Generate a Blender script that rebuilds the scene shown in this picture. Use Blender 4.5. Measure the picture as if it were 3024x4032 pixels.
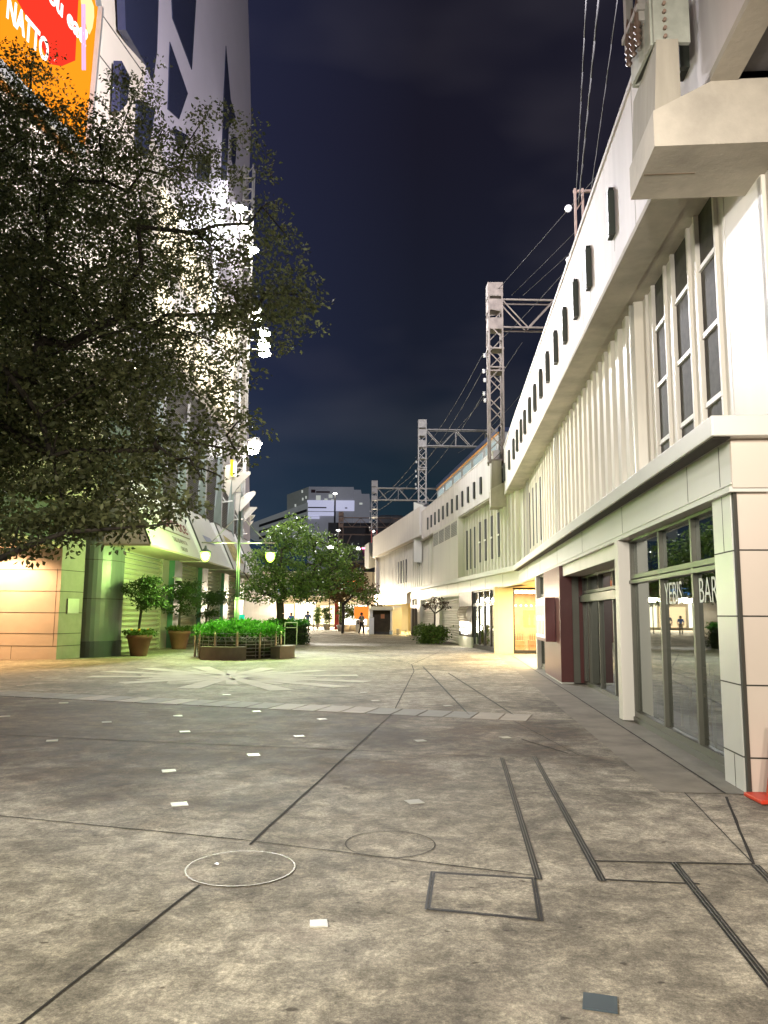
import bpy, math, random
import numpy as np
from mathutils import Vector, Matrix
random.seed(7); rng = np.random.default_rng(7)
sc = bpy.context.scene
for o in list(bpy.data.objects): bpy.data.objects.remove(o)
C = sc.collection

# ------------------------------------------------------------------ camera, world, exposure
F_, CX, CY, H = 3040., 1512., 2016., 1.55
PITCH, ROLL = math.radians(7.53), math.radians(0.45)
cam = bpy.data.cameras.new('camera'); co = bpy.data.objects.new('camera', cam); C.objects.link(co)
co.location = (0, 0, H)
co.matrix_world = Matrix.Translation((0, 0, H)) @ Matrix.Rotation(math.pi/2 + PITCH, 4, 'X') @ Matrix.Rotation(ROLL, 4, 'Z')
cam.sensor_fit = 'VERTICAL'; cam.sensor_height = 36; cam.lens = 36*F_/4032
cam.clip_start = 0.05; cam.clip_end = 2000
sc.camera = co
vs = sc.view_settings; vs.view_transform = 'Standard'; vs.look = 'None'; vs.gamma = 1; vs.use_curve_mapping = False; vs.exposure = 0.95
try:
    sc.cycles.use_denoising = True; sc.cycles.use_light_tree = True
    sc.cycles.max_bounces = 6; sc.cycles.diffuse_bounces = 3; sc.cycles.glossy_bounces = 3; sc.cycles.transparent_max_bounces = 12
    sc.cycles.sample_clamp_indirect = 6; sc.cycles.caustics_reflective = False; sc.cycles.caustics_refractive = False
except Exception: pass

W = bpy.data.worlds.new('World'); sc.world = W; W.use_nodes = True
nt = W.node_tree; nt.nodes.clear()
def N(nt, t, **k):
    n = nt.nodes.new(t)
    for a, b in k.items():
        if a.startswith('i_'): n.inputs[a[2:].replace('_', ' ')].default_value = b
        else: setattr(n, a, b)
    return n
L = lambda nt, a, b: nt.links.new(a, b)
def ramp(nt, stops, interp='LINEAR'):
    r = nt.nodes.new('ShaderNodeValToRGB'); r.color_ramp.interpolation = interp
    e = r.color_ramp.elements
    while len(e) > 1: e.remove(e[-1])
    e[0].position = stops[0][0]; e[0].color = (*stops[0][1], 1)
    for p, c in stops[1:]:
        x = e.new(p); x.color = (*c, 1)
    return r
def build_world():
    tc = N(nt, 'ShaderNodeTexCoord'); sep = N(nt, 'ShaderNodeSeparateXYZ'); L(nt, tc.outputs['Generated'], sep.inputs[0])
    r = ramp(nt, [(0.0, (.006, .016, .019)), (.12, (.006, .014, .020)), (.3, (.0055, .0072, .0140)), (.55, (.0052, .0050, .0100)), (1, (.0052, .0048, .009))])
    L(nt, sep.outputs[2], r.inputs[0])
    ns = N(nt, 'ShaderNodeTexNoise', i_Scale=2.6, i_Detail=3.0, i_Roughness=.5)
    mp = N(nt, 'ShaderNodeMapping'); mp.inputs['Scale'].default_value = (1, 1, 2.6); L(nt, tc.outputs['Generated'], mp.inputs[0]); L(nt, mp.outputs[0], ns.inputs['Vector'])
    cr = ramp(nt, [(.48, (0, 0, 0)), (.75, (1, 1, 1))]); L(nt, ns.outputs[0], cr.inputs[0])
    mx = N(nt, 'ShaderNodeMix', data_type='RGBA', blend_type='ADD')
    sc_ = N(nt, 'ShaderNodeMix', data_type='RGBA'); sc_.inputs[6].default_value = (0, 0, 0, 1); sc_.inputs[7].default_value = (.011, .0098, .0105, 1)
    L(nt, cr.outputs[0], sc_.inputs[0]); mx.inputs[0].default_value = 1
    L(nt, r.outputs[0], mx.inputs[6]); L(nt, sc_.outputs[2], mx.inputs[7])
    gl = ramp(nt, [(.30, (.0075, .010, .028)), (.52, (0, 0, 0))]); mr = N(nt, 'ShaderNodeMapRange'); mr.inputs[1].default_value = -1; mr.inputs[2].default_value = 1
    L(nt, sep.outputs[0], mr.inputs[0]); L(nt, mr.outputs[0], gl.inputs[0])
    m2 = N(nt, 'ShaderNodeMix', data_type='RGBA', blend_type='ADD'); m2.inputs[0].default_value = 1; L(nt, mx.outputs[2], m2.inputs[6]); L(nt, gl.outputs[0], m2.inputs[7])
    bg = N(nt, 'ShaderNodeBackground'); L(nt, m2.outputs[2], bg.inputs[0]); bg.inputs[1].default_value = 1.0
    out = N(nt, 'ShaderNodeOutputWorld'); L(nt, bg.outputs[0], out.inputs[0])
build_world()

# ------------------------------------------------------------------ pixel helpers (full-size photo pixels -> metres)
def ray(px, py):
    x = (px-CX)/F_; y = (CY-py)/F_
    c, s = math.cos(ROLL), math.sin(ROLL)
    x, y = x*c-y*s, x*s+y*c
    return (x, math.cos(PITCH)-y*math.sin(PITCH), math.sin(PITCH)+y*math.cos(PITCH))
def gp(px, py, z=0.0):
    r = ray(px, py); t = (z-H)/r[2]; return Vector((r[0]*t, r[1]*t, z))
def at(px, py, Y):
    r = ray(px, py); t = Y/r[1]; return Vector((r[0]*t, Y, H+r[2]*t))
def onx(px, py, a, b=0.0):
    r = ray(px, py); t = a/(r[0]-b*r[1]); return Vector((r[0]*t, r[1]*t, H+r[2]*t))

# ------------------------------------------------------------------ materials
MATS = {}
def mat(name, col, rough=.6, metal=0., var=.12, scale=3., bump=.0, col2=None, streak=False, spec=.5, emit=None, estr=0.):
    if name in MATS: return MATS[name]
    m = bpy.data.materials.new(name); m.use_nodes = True; t = m.node_tree; b = t.nodes['Principled BSDF']
    b.inputs['Roughness'].default_value = rough; b.inputs['Metallic'].default_value = metal
    b.inputs['Specular IOR Level'].default_value = spec
    if emit:
        b.inputs['Emission Color'].default_value = (*emit, 1); b.inputs['Emission Strength'].default_value = estr
    if var > 0 or col2:
        g = N(t, 'ShaderNodeNewGeometry')
        mp = N(t, 'ShaderNodeMapping'); mp.inputs['Scale'].default_value = (scale, scale, scale*(.12 if streak else 1))
        L(t, g.outputs['Position'], mp.inputs[0])
        n = N(t, 'ShaderNodeTexNoise', i_Scale=1.0, i_Detail=6.0, i_Roughness=.62); L(t, mp.outputs[0], n.inputs['Vector'])
        c2 = col2 or tuple(c*(1-var*2) for c in col)
        r = ramp(t, [(.3, c2), (.62, col)]); L(t, n.outputs[0], r.inputs[0]); L(t, r.outputs[0], b.inputs['Base Color'])
        if bump:
            n2 = N(t, 'ShaderNodeTexNoise', i_Scale=scale*14, i_Detail=4.0); L(t, g.outputs['Position'], n2.inputs['Vector'])
            bp = N(t, 'ShaderNodeBump', i_Strength=bump, i_Distance=.01); L(t, n2.outputs[0], bp.inputs['Height']); L(t, bp.outputs[0], b.inputs['Normal'])
    else:
        b.inputs['Base Color'].default_value = (*col, 1)
    MATS[name] = m; return m
def emis(name, col, s):
    if name in MATS: return MATS[name]
    m = bpy.data.materials.new(name); m.use_nodes = True; t = m.node_tree; t.nodes.clear()
    e = N(t, 'ShaderNodeEmission'); e.inputs[0].default_value = (*col, 1); e.inputs[1].default_value = s
    o = N(t, 'ShaderNodeOutputMaterial'); L(t, e.outputs[0], o.inputs[0]); MATS[name] = m; return m
def glassmat(name, refl=.16, tint=(.55, .6, .55), rough=.015):
    m = bpy.data.materials.new(name); m.use_nodes = True; t = m.node_tree; t.nodes.clear()
    tr = N(t, 'ShaderNodeBsdfTransparent'); tr.inputs[0].default_value = (*tint, 1)
    gl = N(t, 'ShaderNodeBsdfGlossy'); gl.inputs['Roughness'].default_value = rough; gl.inputs[0].default_value = (.9, .95, .92, 1)
    lw = N(t, 'ShaderNodeLayerWeight'); lw.inputs[0].default_value = .35
    mr = N(t, 'ShaderNodeMapRange'); mr.inputs[3].default_value = refl; mr.inputs[4].default_value = .95
    L(t, lw.outputs['Fresnel'], mr.inputs[0])
    mx = N(t, 'ShaderNodeMixShader'); L(t, mr.outputs[0], mx.inputs[0]); L(t, tr.outputs[0], mx.inputs[1]); L(t, gl.outputs[0], mx.inputs[2])
    o = N(t, 'ShaderNodeOutputMaterial'); L(t, mx.outputs[0], o.inputs[0]); return m
def leafmat(name, c1, c2, trans=.35):
    m = bpy.data.materials.new(name); m.use_nodes = True; t = m.node_tree; t.nodes.clear()
    g = N(t, 'ShaderNodeNewGeometry'); r = ramp(t, [(0, c1), (1, c2)]); L(t, g.outputs['Random Per Island'], r.inputs[0])
    b = N(t, 'ShaderNodeBsdfPrincipled'); b.inputs['Roughness'].default_value = .5; b.inputs['Specular IOR Level'].default_value = .35
    L(t, r.outputs[0], b.inputs['Base Color'])
    tl = N(t, 'ShaderNodeBsdfTranslucent'); L(t, r.outputs[0], tl.inputs[0])
    mx = N(t, 'ShaderNodeMixShader'); mx.inputs[0].default_value = trans; L(t, b.outputs[0], mx.inputs[1]); L(t, tl.outputs[0], mx.inputs[2])
    o = N(t, 'ShaderNodeOutputMaterial'); L(t, mx.outputs[0], o.inputs[0]); return m

# ------------------------------------------------------------------ mesh builder
class Fr:                                   # facade frame: s runs along the wall, n out of it, z up
    def __init__(f, ox, b, side=-1):
        d = Vector((b, 1, 0)); f.k = d.length; f.d = d.normalized(); f.o = Vector((ox, 0, 0))
        f.n = Vector((-f.d.y, f.d.x, 0)) if side < 0 else Vector((f.d.y, -f.d.x, 0))
    def __call__(f, s, n, z): return f.o + f.d*(s*f.k) + f.n*n + Vector((0, 0, z))     # s is the world Y on the wall line
ID = lambda x, y, z: Vector((x, y, z))
class MB:
    def __init__(m): m.v = []; m.f = []; m.s = []
    def add(m, vs, fs, smooth=False):
        k = len(m.v); m.v += [tuple(v) for v in vs]; m.f += [tuple(i+k for i in f) for f in fs]; m.s += [smooth]*len(fs); return m
    def box(m, a0, a1, b0, b1, c0, c1, fr=ID):
        p = [fr(a, b, c) for c in (c0, c1) for b in (b0, b1) for a in (a0, a1)]
        return m.add(p, [(0, 2, 3, 1), (4, 5, 7, 6), (0, 1, 5, 4), (2, 6, 7, 3), (0, 4, 6, 2), (1, 3, 7, 5)])
    def hexa(m, p): return m.add(p, [(0, 2, 3, 1), (4, 5, 7, 6), (0, 1, 5, 4), (2, 6, 7, 3), (0, 4, 6, 2), (1, 3, 7, 5)])
    def quad(m, *p): return m.add(p, [tuple(range(len(p)))])
    def tube(m, p, q, r, r2=None, n=6, caps=True):
        p, q = Vector(p), Vector(q); r2 = r if r2 is None else r2; d = (q-p)
        if d.length < 1e-6: return m
        d.normalize(); u = d.cross(Vector((0, 0, 1)) if abs(d.z) < .9 else Vector((1, 0, 0))).normalized(); w = d.cross(u)
        vs = [c + (u*math.cos(2*math.pi*i/n)+w*math.sin(2*math.pi*i/n))*rr for c, rr in ((p, r), (q, r2)) for i in range(n)]
        fs = [(i, (i+1) % n, n+(i+1) % n, n+i) for i in range(n)]; m.add(vs, fs, True)
        if caps: m.f += [tuple(len(m.v)-2*n+i for i in range(n))[::-1], tuple(len(m.v)-n+i for i in range(n))]; m.s += [False, False]
        return m
    def path(m, pts, r, n=5):
        for a, b in zip(pts, pts[1:]): m.tube(a, b, r, n=n)
        return m
    def bar(m, p, q, w, h=None):
        p, q = Vector(p), Vector(q); h = h or w; d = (q-p).normalized()
        u = d.cross(Vector((0, 0, 1)) if abs(d.z) < .95 else Vector((1, 0, 0))).normalized()*w/2; v = d.cross(u.normalized())*h/2
        return m.hexa([p-u-v, p+u-v, p-u+v, p+u+v, q-u-v, q+u-v, q-u+v, q+u+v])
    def lathe(m, c, prof, n=24, a0=0, a1=2*math.pi):
        c = Vector(c); full = abs(a1-a0-2*math.pi) < 1e-6; k = n if full else n+1
        vs = [c+Vector((r*math.cos(a0+(a1-a0)*i/n), r*math.sin(a0+(a1-a0)*i/n), z)) for r, z in prof for i in range(k)]
        fs = [(j*k+i, j*k+(i+1) % k, (j+1)*k+(i+1) % k, (j+1)*k+i) for j in range(len(prof)-1) for i in range(n if full else n)]
        return m.add(vs, fs, True)
    def prism(m, pts, off):                  # polygon + offset vector -> slab
        n = len(pts); off = Vector(off); vs = [Vector(p) for p in pts]+[Vector(p)+off for p in pts]
        return m.add(vs, [tuple(range(n))[::-1], tuple(range(n, 2*n))]+[(i, (i+1) % n, n+(i+1) % n, n+i) for i in range(n)])
    def build(m, name, material, parent=None, bevel=0):
        me = bpy.data.meshes.new(name); me.from_pydata(m.v, [], m.f); me.polygons.foreach_set('use_smooth', m.s)
        import bmesh
        if len(m.v) < 60000:
            b = bmesh.new(); b.from_mesh(me); bmesh.ops.recalc_face_normals(b, faces=b.faces); b.to_mesh(me); b.free()
        me.materials.append(material); me.update()
        o = bpy.data.objects.new(name, me); C.objects.link(o)
        if parent: o.parent = parent; o.matrix_parent_inverse = Matrix.Translation(-parent.location)
        if bevel:
            bv = o.modifiers.new('bevel', 'BEVEL'); bv.width = bevel; bv.segments = 2; bv.limit_method = 'ANGLE'
        return o
def tag(o, label=None, cat=None, group=None, kind=None):
    if label: o['label'] = label
    if cat: o['category'] = cat
    if group: o['group'] = group
    if kind: o['kind'] = kind
    return o
def empty(name, loc, label, cat, group=None):
    o = bpy.data.objects.new(name, None); C.objects.link(o); o.location = loc; o.empty_display_size = .2
    return tag(o, label, cat, group)
def copy_thing(o, dloc, label=None, group=None, rz=0):
    def cp(x, par):
        c = x.copy(); C.objects.link(c)
        if par: c.parent = par; c.matrix_parent_inverse = x.matrix_parent_inverse.copy()
        for ch in list(x.children): cp(ch, c)
        return c
    c = cp(o, None); c.location = Vector(o.location)+Vector(dloc); c.rotation_euler.z += rz
    if label: c['label'] = label
    if group: c['group'] = group
    return c
def text(s, name, mtl, parent, origin, xdir, updir, size, ext=.004, sx=1., align='LEFT', bold=0):
    cu = bpy.data.curves.new(name, 'FONT'); cu.body = s; cu.size = size; cu.extrude = ext; cu.align_x = align; cu.offset = bold
    cu.materials.append(mtl); o = bpy.data.objects.new(name, cu); C.objects.link(o)
    x = Vector(xdir).normalized(); z = x.cross(Vector(updir)).normalized(); y = z.cross(x)
    M = Matrix((( x.x*sx, y.x, z.x, origin[0]), (x.y*sx, y.y, z.y, origin[1]), (x.z*sx, y.z, z.z, origin[2]), (0, 0, 0, 1)))
    bpy.context.view_layer.update(); dg = bpy.context.evaluated_depsgraph_get()
    me = bpy.data.meshes.new_from_object(o.evaluated_get(dg)); bpy.data.objects.remove(o); me.transform(M)
    o = bpy.data.objects.new(name, me); C.objects.link(o); o.parent = parent
    if parent: o.matrix_parent_inverse = Matrix.Translation(-parent.location)
    return o
def light(name, kind, loc, power, col, size=.2, target=None, spot=1.2, parent=None, sizey=None, blend=.5):
    d = bpy.data.lights.new(name, kind); d.energy = power; d.color = col
    if kind == 'POINT': d.shadow_soft_size = size
    if kind == 'SPOT': d.shadow_soft_size = size; d.spot_size = spot; d.spot_blend = blend
    if kind == 'AREA': d.size = size; d.shape = 'RECTANGLE'; d.size_y = sizey or size
    o = bpy.data.objects.new(name, d); C.objects.link(o); o.location = loc
    if target is not None: o.rotation_euler = (Vector(target)-Vector(loc)).to_track_quat('-Z', 'Y').to_euler()
    if parent: o.parent = parent; o.matrix_parent_inverse = Matrix.Translation(-parent.location)
    return o

# palette
cream = mat('cream_paint', (.67, .64, .57), .45, var=.05, scale=1.5, streak=True)
cream2 = mat('cream_rib_metal', (.68, .645, .55), .38, var=.15, scale=2.2, streak=True)
panelgreen = mat('enamel_panel', (.64, .64, .59), .35, var=.03, scale=.8)
panelpink = mat('pink_enamel_panel', (.66, .57, .49), .4, var=.03, scale=.8)
parapet_m = mat('parapet_paint', (.70, .65, .64), .6, var=.10, scale=1.6, streak=True, bump=.15)
concrete = mat('stained_concrete', (.50, .455, .38), .75, var=.17, scale=1.3, bump=.3)
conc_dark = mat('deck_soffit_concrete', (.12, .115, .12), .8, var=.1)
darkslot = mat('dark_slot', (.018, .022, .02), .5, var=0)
seam = mat('dark_seam', (.05, .045, .035), .8, var=0)
alum = mat('bronze_aluminium', (.11, .108, .085), .4, metal=.3, var=.05)
alum_l = mat('pale_aluminium', (.5, .5, .45), .35, metal=.6, var=.05)
steel = mat('galvanised_steel', (.34, .325, .30), .5, metal=.3, var=.15, scale=5)
steel_d = mat('brown_rusty_steel', (.30, .21, .16), .65, metal=.1, var=.2, scale=4)
redm = mat('dark_red_panel', (.10, .025, .022), .32, var=.06)
dark = mat('dark_interior', (.02, .018, .014), .8, var=0)
black = mat('black_metal', (.012, .012, .012), .35, var=0)
white = mat('white_paint', (.78, .77, .72), .45, var=.03)
glass = glassmat('shop_glass', .24, (.5, .52, .45))
glass_d = glassmat('dark_window_glass', .12, (.25, .28, .25))

# ------------------------------------------------------------------ ground
def ground_material():
    m = bpy.data.materials.new('plaza_concrete'); m.use_nodes = True; t = m.node_tree; b = t.nodes['Principled BSDF']
    g = N(t, 'ShaderNodeNewGeometry'); P = g.outputs['Position']
    def nz(s, d=6., r=.6, dist=0., vec=P, sx=(1, 1, 1)):
        mp = N(t, 'ShaderNodeMapping'); mp.inputs['Scale'].default_value = sx; L(t, vec, mp.inputs[0])
        n = N(t, 'ShaderNodeTexNoise', i_Scale=s, i_Detail=d, i_Roughness=r, i_Distortion=dist); L(t, mp.outputs[0], n.inputs['Vector']); return n.outputs[0]
    big = ramp(t, [(.34, (.125, .112, .09)), (.47, (.215, .197, .16)), (.60, (.32, .297, .25))]); L(t, nz(.55, 9, .68, .8), big.inputs[0])
    mid = ramp(t, [(.37, (.48, .46, .44)), (.5, (.90, .89, .87)), (.61, (1.5, 1.48, 1.44))]); L(t, nz(4.6, 10, .8, .35), mid.inputs[0])
    fine = ramp(t, [(.34, (.48, .47, .46)), (.5, (1, 1, 1)), (.66, (1.75, 1.75, 1.7))]); L(t, nz(38, 8, .85), fine.inputs[0])
    vf = ramp(t, [(.35, (.72, .72, .72)), (.65, (1.2, 1.2, 1.2))]); L(t, nz(120, 3, .7), vf.inputs[0])
    def mul(a, c, f=1.):
        x = N(t, 'ShaderNodeMix', data_type='RGBA', blend_type='MULTIPLY'); x.inputs[0].default_value = f; L(t, a, x.inputs[6]); L(t, c, x.inputs[7]); return x.outputs[2]
    o = mul(mul(mul(big.outputs[0], mid.outputs[0]), fine.outputs[0]), vf.outputs[0])
    # pinkish lichen/wear patches
    pk = ramp(t, [(.58, (0, 0, 0)), (.72, (1, 1, 1))]); L(t, nz(1.3, 5, .6, 0, P, (1, 1.3, 1)), pk.inputs[0])
    mx = N(t, 'ShaderNodeMix', data_type='RGBA'); L(t, pk.outputs[0], mx.inputs[0]); L(t, o, mx.inputs[6]); mx.inputs[7].default_value = (.30, .25, .21, 1)
    fac = N(t, 'ShaderNodeMath', operation='MULTIPLY'); fac.inputs[1].default_value = .35; L(t, pk.outputs[0], fac.inputs[0]); L(t, fac.outputs[0], mx.inputs[0])
    sp = ramp(t, [(.24, (.30, .27, .24)), (.31, (1, 1, 1))]); L(t, nz(13, 2, .45, 0, P, (.8, 1.3, 1)), sp.inputs[0])
    # broad brown darkening left of the middle of the plaza, edge broken by noise
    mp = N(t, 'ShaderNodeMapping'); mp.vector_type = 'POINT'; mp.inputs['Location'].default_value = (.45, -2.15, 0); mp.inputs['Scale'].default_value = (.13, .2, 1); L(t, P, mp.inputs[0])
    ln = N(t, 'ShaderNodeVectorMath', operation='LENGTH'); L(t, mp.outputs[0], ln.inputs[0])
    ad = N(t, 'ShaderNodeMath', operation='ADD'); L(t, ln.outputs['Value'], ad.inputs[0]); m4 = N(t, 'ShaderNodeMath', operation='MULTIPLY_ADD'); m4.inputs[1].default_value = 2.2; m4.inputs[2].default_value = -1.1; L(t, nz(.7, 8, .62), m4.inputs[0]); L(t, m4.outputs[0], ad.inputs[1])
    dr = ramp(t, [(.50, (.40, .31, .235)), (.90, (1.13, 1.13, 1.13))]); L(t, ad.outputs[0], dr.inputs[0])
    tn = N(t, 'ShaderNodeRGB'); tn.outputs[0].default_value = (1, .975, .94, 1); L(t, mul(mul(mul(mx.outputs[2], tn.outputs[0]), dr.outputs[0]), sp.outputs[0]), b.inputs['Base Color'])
    rr = N(t, 'ShaderNodeMapRange'); rr.inputs[3].default_value = .62; rr.inputs[4].default_value = .92; L(t, nz(2.2, 6), rr.inputs[0]); L(t, rr.outputs[0], b.inputs['Roughness'])
    bp = N(t, 'ShaderNodeBump', i_Strength=.35, i_Distance=.012); L(t, nz(30, 8, .75), bp.inputs['Height']); L(t, bp.outputs[0], b.inputs['Normal'])
    return m
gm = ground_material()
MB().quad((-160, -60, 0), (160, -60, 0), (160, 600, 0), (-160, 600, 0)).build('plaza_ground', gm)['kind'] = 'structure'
def sheet(name, pts, m, z=.004, kind='structure', label=None, cat=None, group=None, parent=None):
    o = MB().quad(*[Vector((p[0], p[1], z)) for p in pts]).build(name, m, parent)
    return tag(o, label, cat, group, kind)
def strip(mb, p, q, w, z=.004):
    p, q = Vector((p[0], p[1], 0)), Vector((q[0], q[1], 0)); d = (q-p).normalized(); u = Vector((-d.y, d.x, 0))*w/2; zz = Vector((0, 0, z))
    # slightly wandering edge
    n = max(2, int((q-p).length/.25)); a = []
    for i in range(n+1):
        c = p.lerp(q, i/n)+u*random.uniform(-.25, .25); a.append((c-u*random.uniform(.5, .95)+zz, c+u*random.uniform(.5, .95)+zz))
    for (a0, a1), (b0, b1) in zip(a, a[1:]): mb.quad(a0, a1, b1, b0)
joint_m = mat('joint_dirt', (.018, .014, .010), .9, var=.2, scale=6)
jb = MB()
J = [(-1.95, .6), (-1.36, 3.15), (-1.04, 4.67)]
for a, b_ in zip(J, J[1:]): strip(jb, a, b_, .022)
J = [(-.89, 5.45), (.17, 12.53), (.86, 21.59), (.9, 24.5)]
for a, b_ in zip(J, J[1:]): strip(jb, a, b_, .03)
strip(jb, (-9.5, 8.1), (-.95, 5.56), .022, .0043); strip(jb, (-.95, 5.56), (.93, 4.87), .016, .0043)
strip(jb, (-9.2, 11.0), (-3.12, 9.66), .03, .0043); strip(jb, (-3.12, 9.66), (.13, 9.02), .025, .0043); strip(jb, (.13, 9.02), (1.31, 8.75), .015, .0043)
strip(jb, (-9.5, 13.4), (-3.5, 12.4), .02, .0043)
strip(jb, (.9, 24.5), (2.4, 33), .03, .0043); strip(jb, (.9, 24.5), (-1.2, 34), .03, .0047)
for a, b_ in (((1.36, 5.16), (2.35, 5.12)), ((1.31, 4.81), (1.86, 4.75)), ((2.35, 5.12), (2.98, 6.95))): strip(jb, a, b_, .03 if a[1] < 5.15 else .012, .0045)
strip(jb, (1.36, 5.16), (2.35, 5.12), .028, .0047); strip(jb, (2.35, 5.12), (3.0, 9.0), .012, .005); strip(jb, (1.66, 8.9), (2.4, 8.88), .012, .005); strip(jb, (2.98, 7.15), (3.2, 7.14), .015, .005)
strip(jb, (1.9, 9.9), (2.5, 9.9), .02, .005); strip(jb, (1.86, 12.5), (2.2, 8.9), .012, .005); strip(jb, (1.75, 10), (2.1, 9.0), .03, .0052)
tag(jb.build('paving_joints', joint_m), kind='structure')
# smoother drainage strip of paving in front of the right building
F1 = Fr(2.63, .084); F2 = Fr(8.0, -.1032); F3 = Fr(11.18, -.1614)
pave_m = mat('smooth_strip_paving', (.20, .185, .15), .6, var=.16, scale=2.5, bump=.2)
sheet('kerb_strip', [F1(7.05, .2, 0), F1(7.05, -.6, 0), F1(31, -.6, 0), F1(31, .2, 0)], pave_m, .006)
sheet('entrance_paving', [F1(7.05, .75, 0), F1(7.05, .215, 0), F1(31, .215, 0), F1(31, .75, 0)], mat('tan_paving', (.24, .21, .165), .7, var=.22, scale=2., bump=.25), .0055)
jb = MB(); a0, a1 = F1(7.05, .207, 0), F1(30, .207, 0); jb.quad(a0+Vector((0, 0, .008)), a0+Vector((.022, 0, .008)), a1+Vector((.022, 0, .008)), a1+Vector((0, 0, .008)))
tag(jb.build('paving_edge_line', joint_m), kind='structure')
# slot drains
grate_m = mat('slot_drain_steel', (.014, .013, .011), .5, metal=.4, var=.2)
def drain(p, q, w, label):
    e = empty('slot_drain', (p[0], p[1], 0), label, 'drain', 'slot drains in the paving')
    d = (Vector((*q, 0))-Vector((*p, 0))).normalized(); u = Vector((-d.y, d.x, 0)); m = MB()
    m.quad(*[Vector((*a, .006))+u*s*w/2 for a, s in ((p, 1), (p, -1), (q, -1), (q, 1))]); m.build('grate', grate_m, e)
    r = MB()
    for s in (-1, 1): r.bar(Vector((*p, .008))+u*s*w*.2, Vector((*q, .008))+u*s*w*.2, .004, .004)
    r.build('frame', mat('grate_bar', (.16, .15, .13), .5, metal=.4, var=.1), e)
drain((.93, 4.80), (1.31, 8.71), .045, 'short dark steel slot drain nearest the middle of the plaza')
drain((1.30, 4.78), (1.68, 8.81), .05, 'dark steel slot drain running beside the square of dark joints')
drain((1.85, 5.13), (1.50, 2.2), .05, 'dark steel slot drain running off the bottom right corner')
drain((2.35, 5.10), (2.05, 3.2), .055, 'slot drain at the right edge of the picture beside the speckled paving')
drain((1.35, 12.3), (1.2, 23.5), .035, 'thin slot drain running back towards the bottle shop recess')
drain((2.05, 12.4), (1.75, 21.), .035, 'thin slot drain close in front of the red pillar restaurant')
# hatch, round cover, steel plates
hm = mat('hatch_frame', (.035, .033, .03), .55, metal=.3, var=.2)
e = empty('access_hatch', (.57, 4.56, 0), 'rectangular concrete filled access hatch with dark steel frame in the foreground', 'hatch')
hp = [Vector((.30, 4.93, 0)), Vector((.92, 4.83, 0)), Vector((.83, 4.17, 0)), Vector((.23, 4.32, 0))]; cc = sum(hp, Vector())/4; m = MB()
for a, b_ in zip(hp, hp[1:]+hp[:1]):
    for k0, k1 in ((1., .955), (.945, .905)):
        m.quad(*[cc+(x-cc)*k+Vector((0, 0, .006)) for x, k in ((a, k0), (b_, k0), (b_, k1), (a, k1))])
m.build('frame', hm, e); m = MB(); m.quad(*[cc+(x-cc)*.9+Vector((0, 0, .005)) for x in hp]); m.build('infill', gm, e)
e = empty('manhole_cover', (-.86, 4.97, 0), 'round concrete filled manhole cover with a thin brass ring across the joint', 'manhole cover')
def disc(mb, c, r0, r1, z, n=64):
    for i in range(n):
        a, b_ = 2*math.pi*i/n, 2*math.pi*(i+1)/n
        if r0 == 0: mb.add([Vector((c[0], c[1], z)), Vector((c[0]+r1*math.cos(a), c[1]+r1*math.sin(a), z)), Vector((c[0]+r1*math.cos(b_), c[1]+r1*math.sin(b_), z))], [(0, 1, 2)])
        else: mb.quad(*[Vector((c[0]+r*math.cos(t), c[1]+r*math.sin(t), z)) for r, t in ((r0, a), (r1, a), (r1, b_), (r0, b_))])
m = MB(); disc(m, (-.86, 4.97), 0, .325, .006); m.build('lid', gm, e)
m = MB(); disc(m, (-.86, 4.97), .325, .334, .007); m.build('ring', mat('brass_ring', (.36, .33, .26), .5, metal=.2, var=.15, scale=8), e)
m = MB(); disc(m, (-1.02, 5.03), 0, .015, .009, 16); m.build('keyhole_cap', alum_l, e)
e = tag((lambda m: (disc(m, (.06, 5.5), .30, .308, .0045), m)[1])(MB()).build('manhole_outline', mat('ring_dirt', (.07, .06, .045), .8, var=.3, scale=6)), 'faint round cover outline behind the brass ringed manhole', 'manhole cover')
tilem = mat('white_stone', (.50, .49, .43), .4, var=.08, scale=4)
def plate(px, py, s, m, name, label, cat, group=None, rot=-.28, dz=.006):
    c = gp(px, py); v = []
    for a in (.25, .75, 1.25, 1.75):
        v.append(c+Vector((math.cos(a*math.pi+rot), math.sin(a*math.pi+rot), 0))*s*.707)
    b = MB(); b.prism([Vector((p.x, p.y, .002)) for p in v], (0, 0, dz)); return tag(b.build(name, m), label, cat, group)
plate(1255, 3640, .088, tilem, 'marker_tile', 'white square marker tile nearest the camera, between manhole cover and hatch', 'tile', 'white marker tiles in the plaza', .12)
plate(2363, 3953, .135, mat('blue_grey_plate', (.05, .07, .085), .4, var=.1), 'cover_plate', 'dark blue grey square steel plate set in the foreground paving', 'plate')
marks = [(706, 3169), (1632, 3159), (665, 3037), (998, 2974), (700, 2820), (728, 2882), (1268, 2833), (1178, 2900), (1010, 2802), (420, 2845), (20, 2822), (893, 2737), (250, 2769), (1430, 2728), (1478, 2760), (1655, 2918), (205, 2918), (1762, 2780), (1830, 2640), (1990, 2905), (1845, 2655), (80, 2700), (150, 2668), (1285, 2700)]
for i, (x, y) in enumerate(marks):
    lab = 'small white square marker tile set in the plaza concrete among the others'
    if i == 0: lab = 'white square marker tile between the two long joints, left of centre'
    if i == 1: lab = 'white square marker tile right of the long joint, ahead of the round outline'
    plate(x, y, .13 if y > 2790 else .15, tilem, 'marker_tile', lab, 'tile', 'white marker tiles in the plaza', .35)
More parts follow.
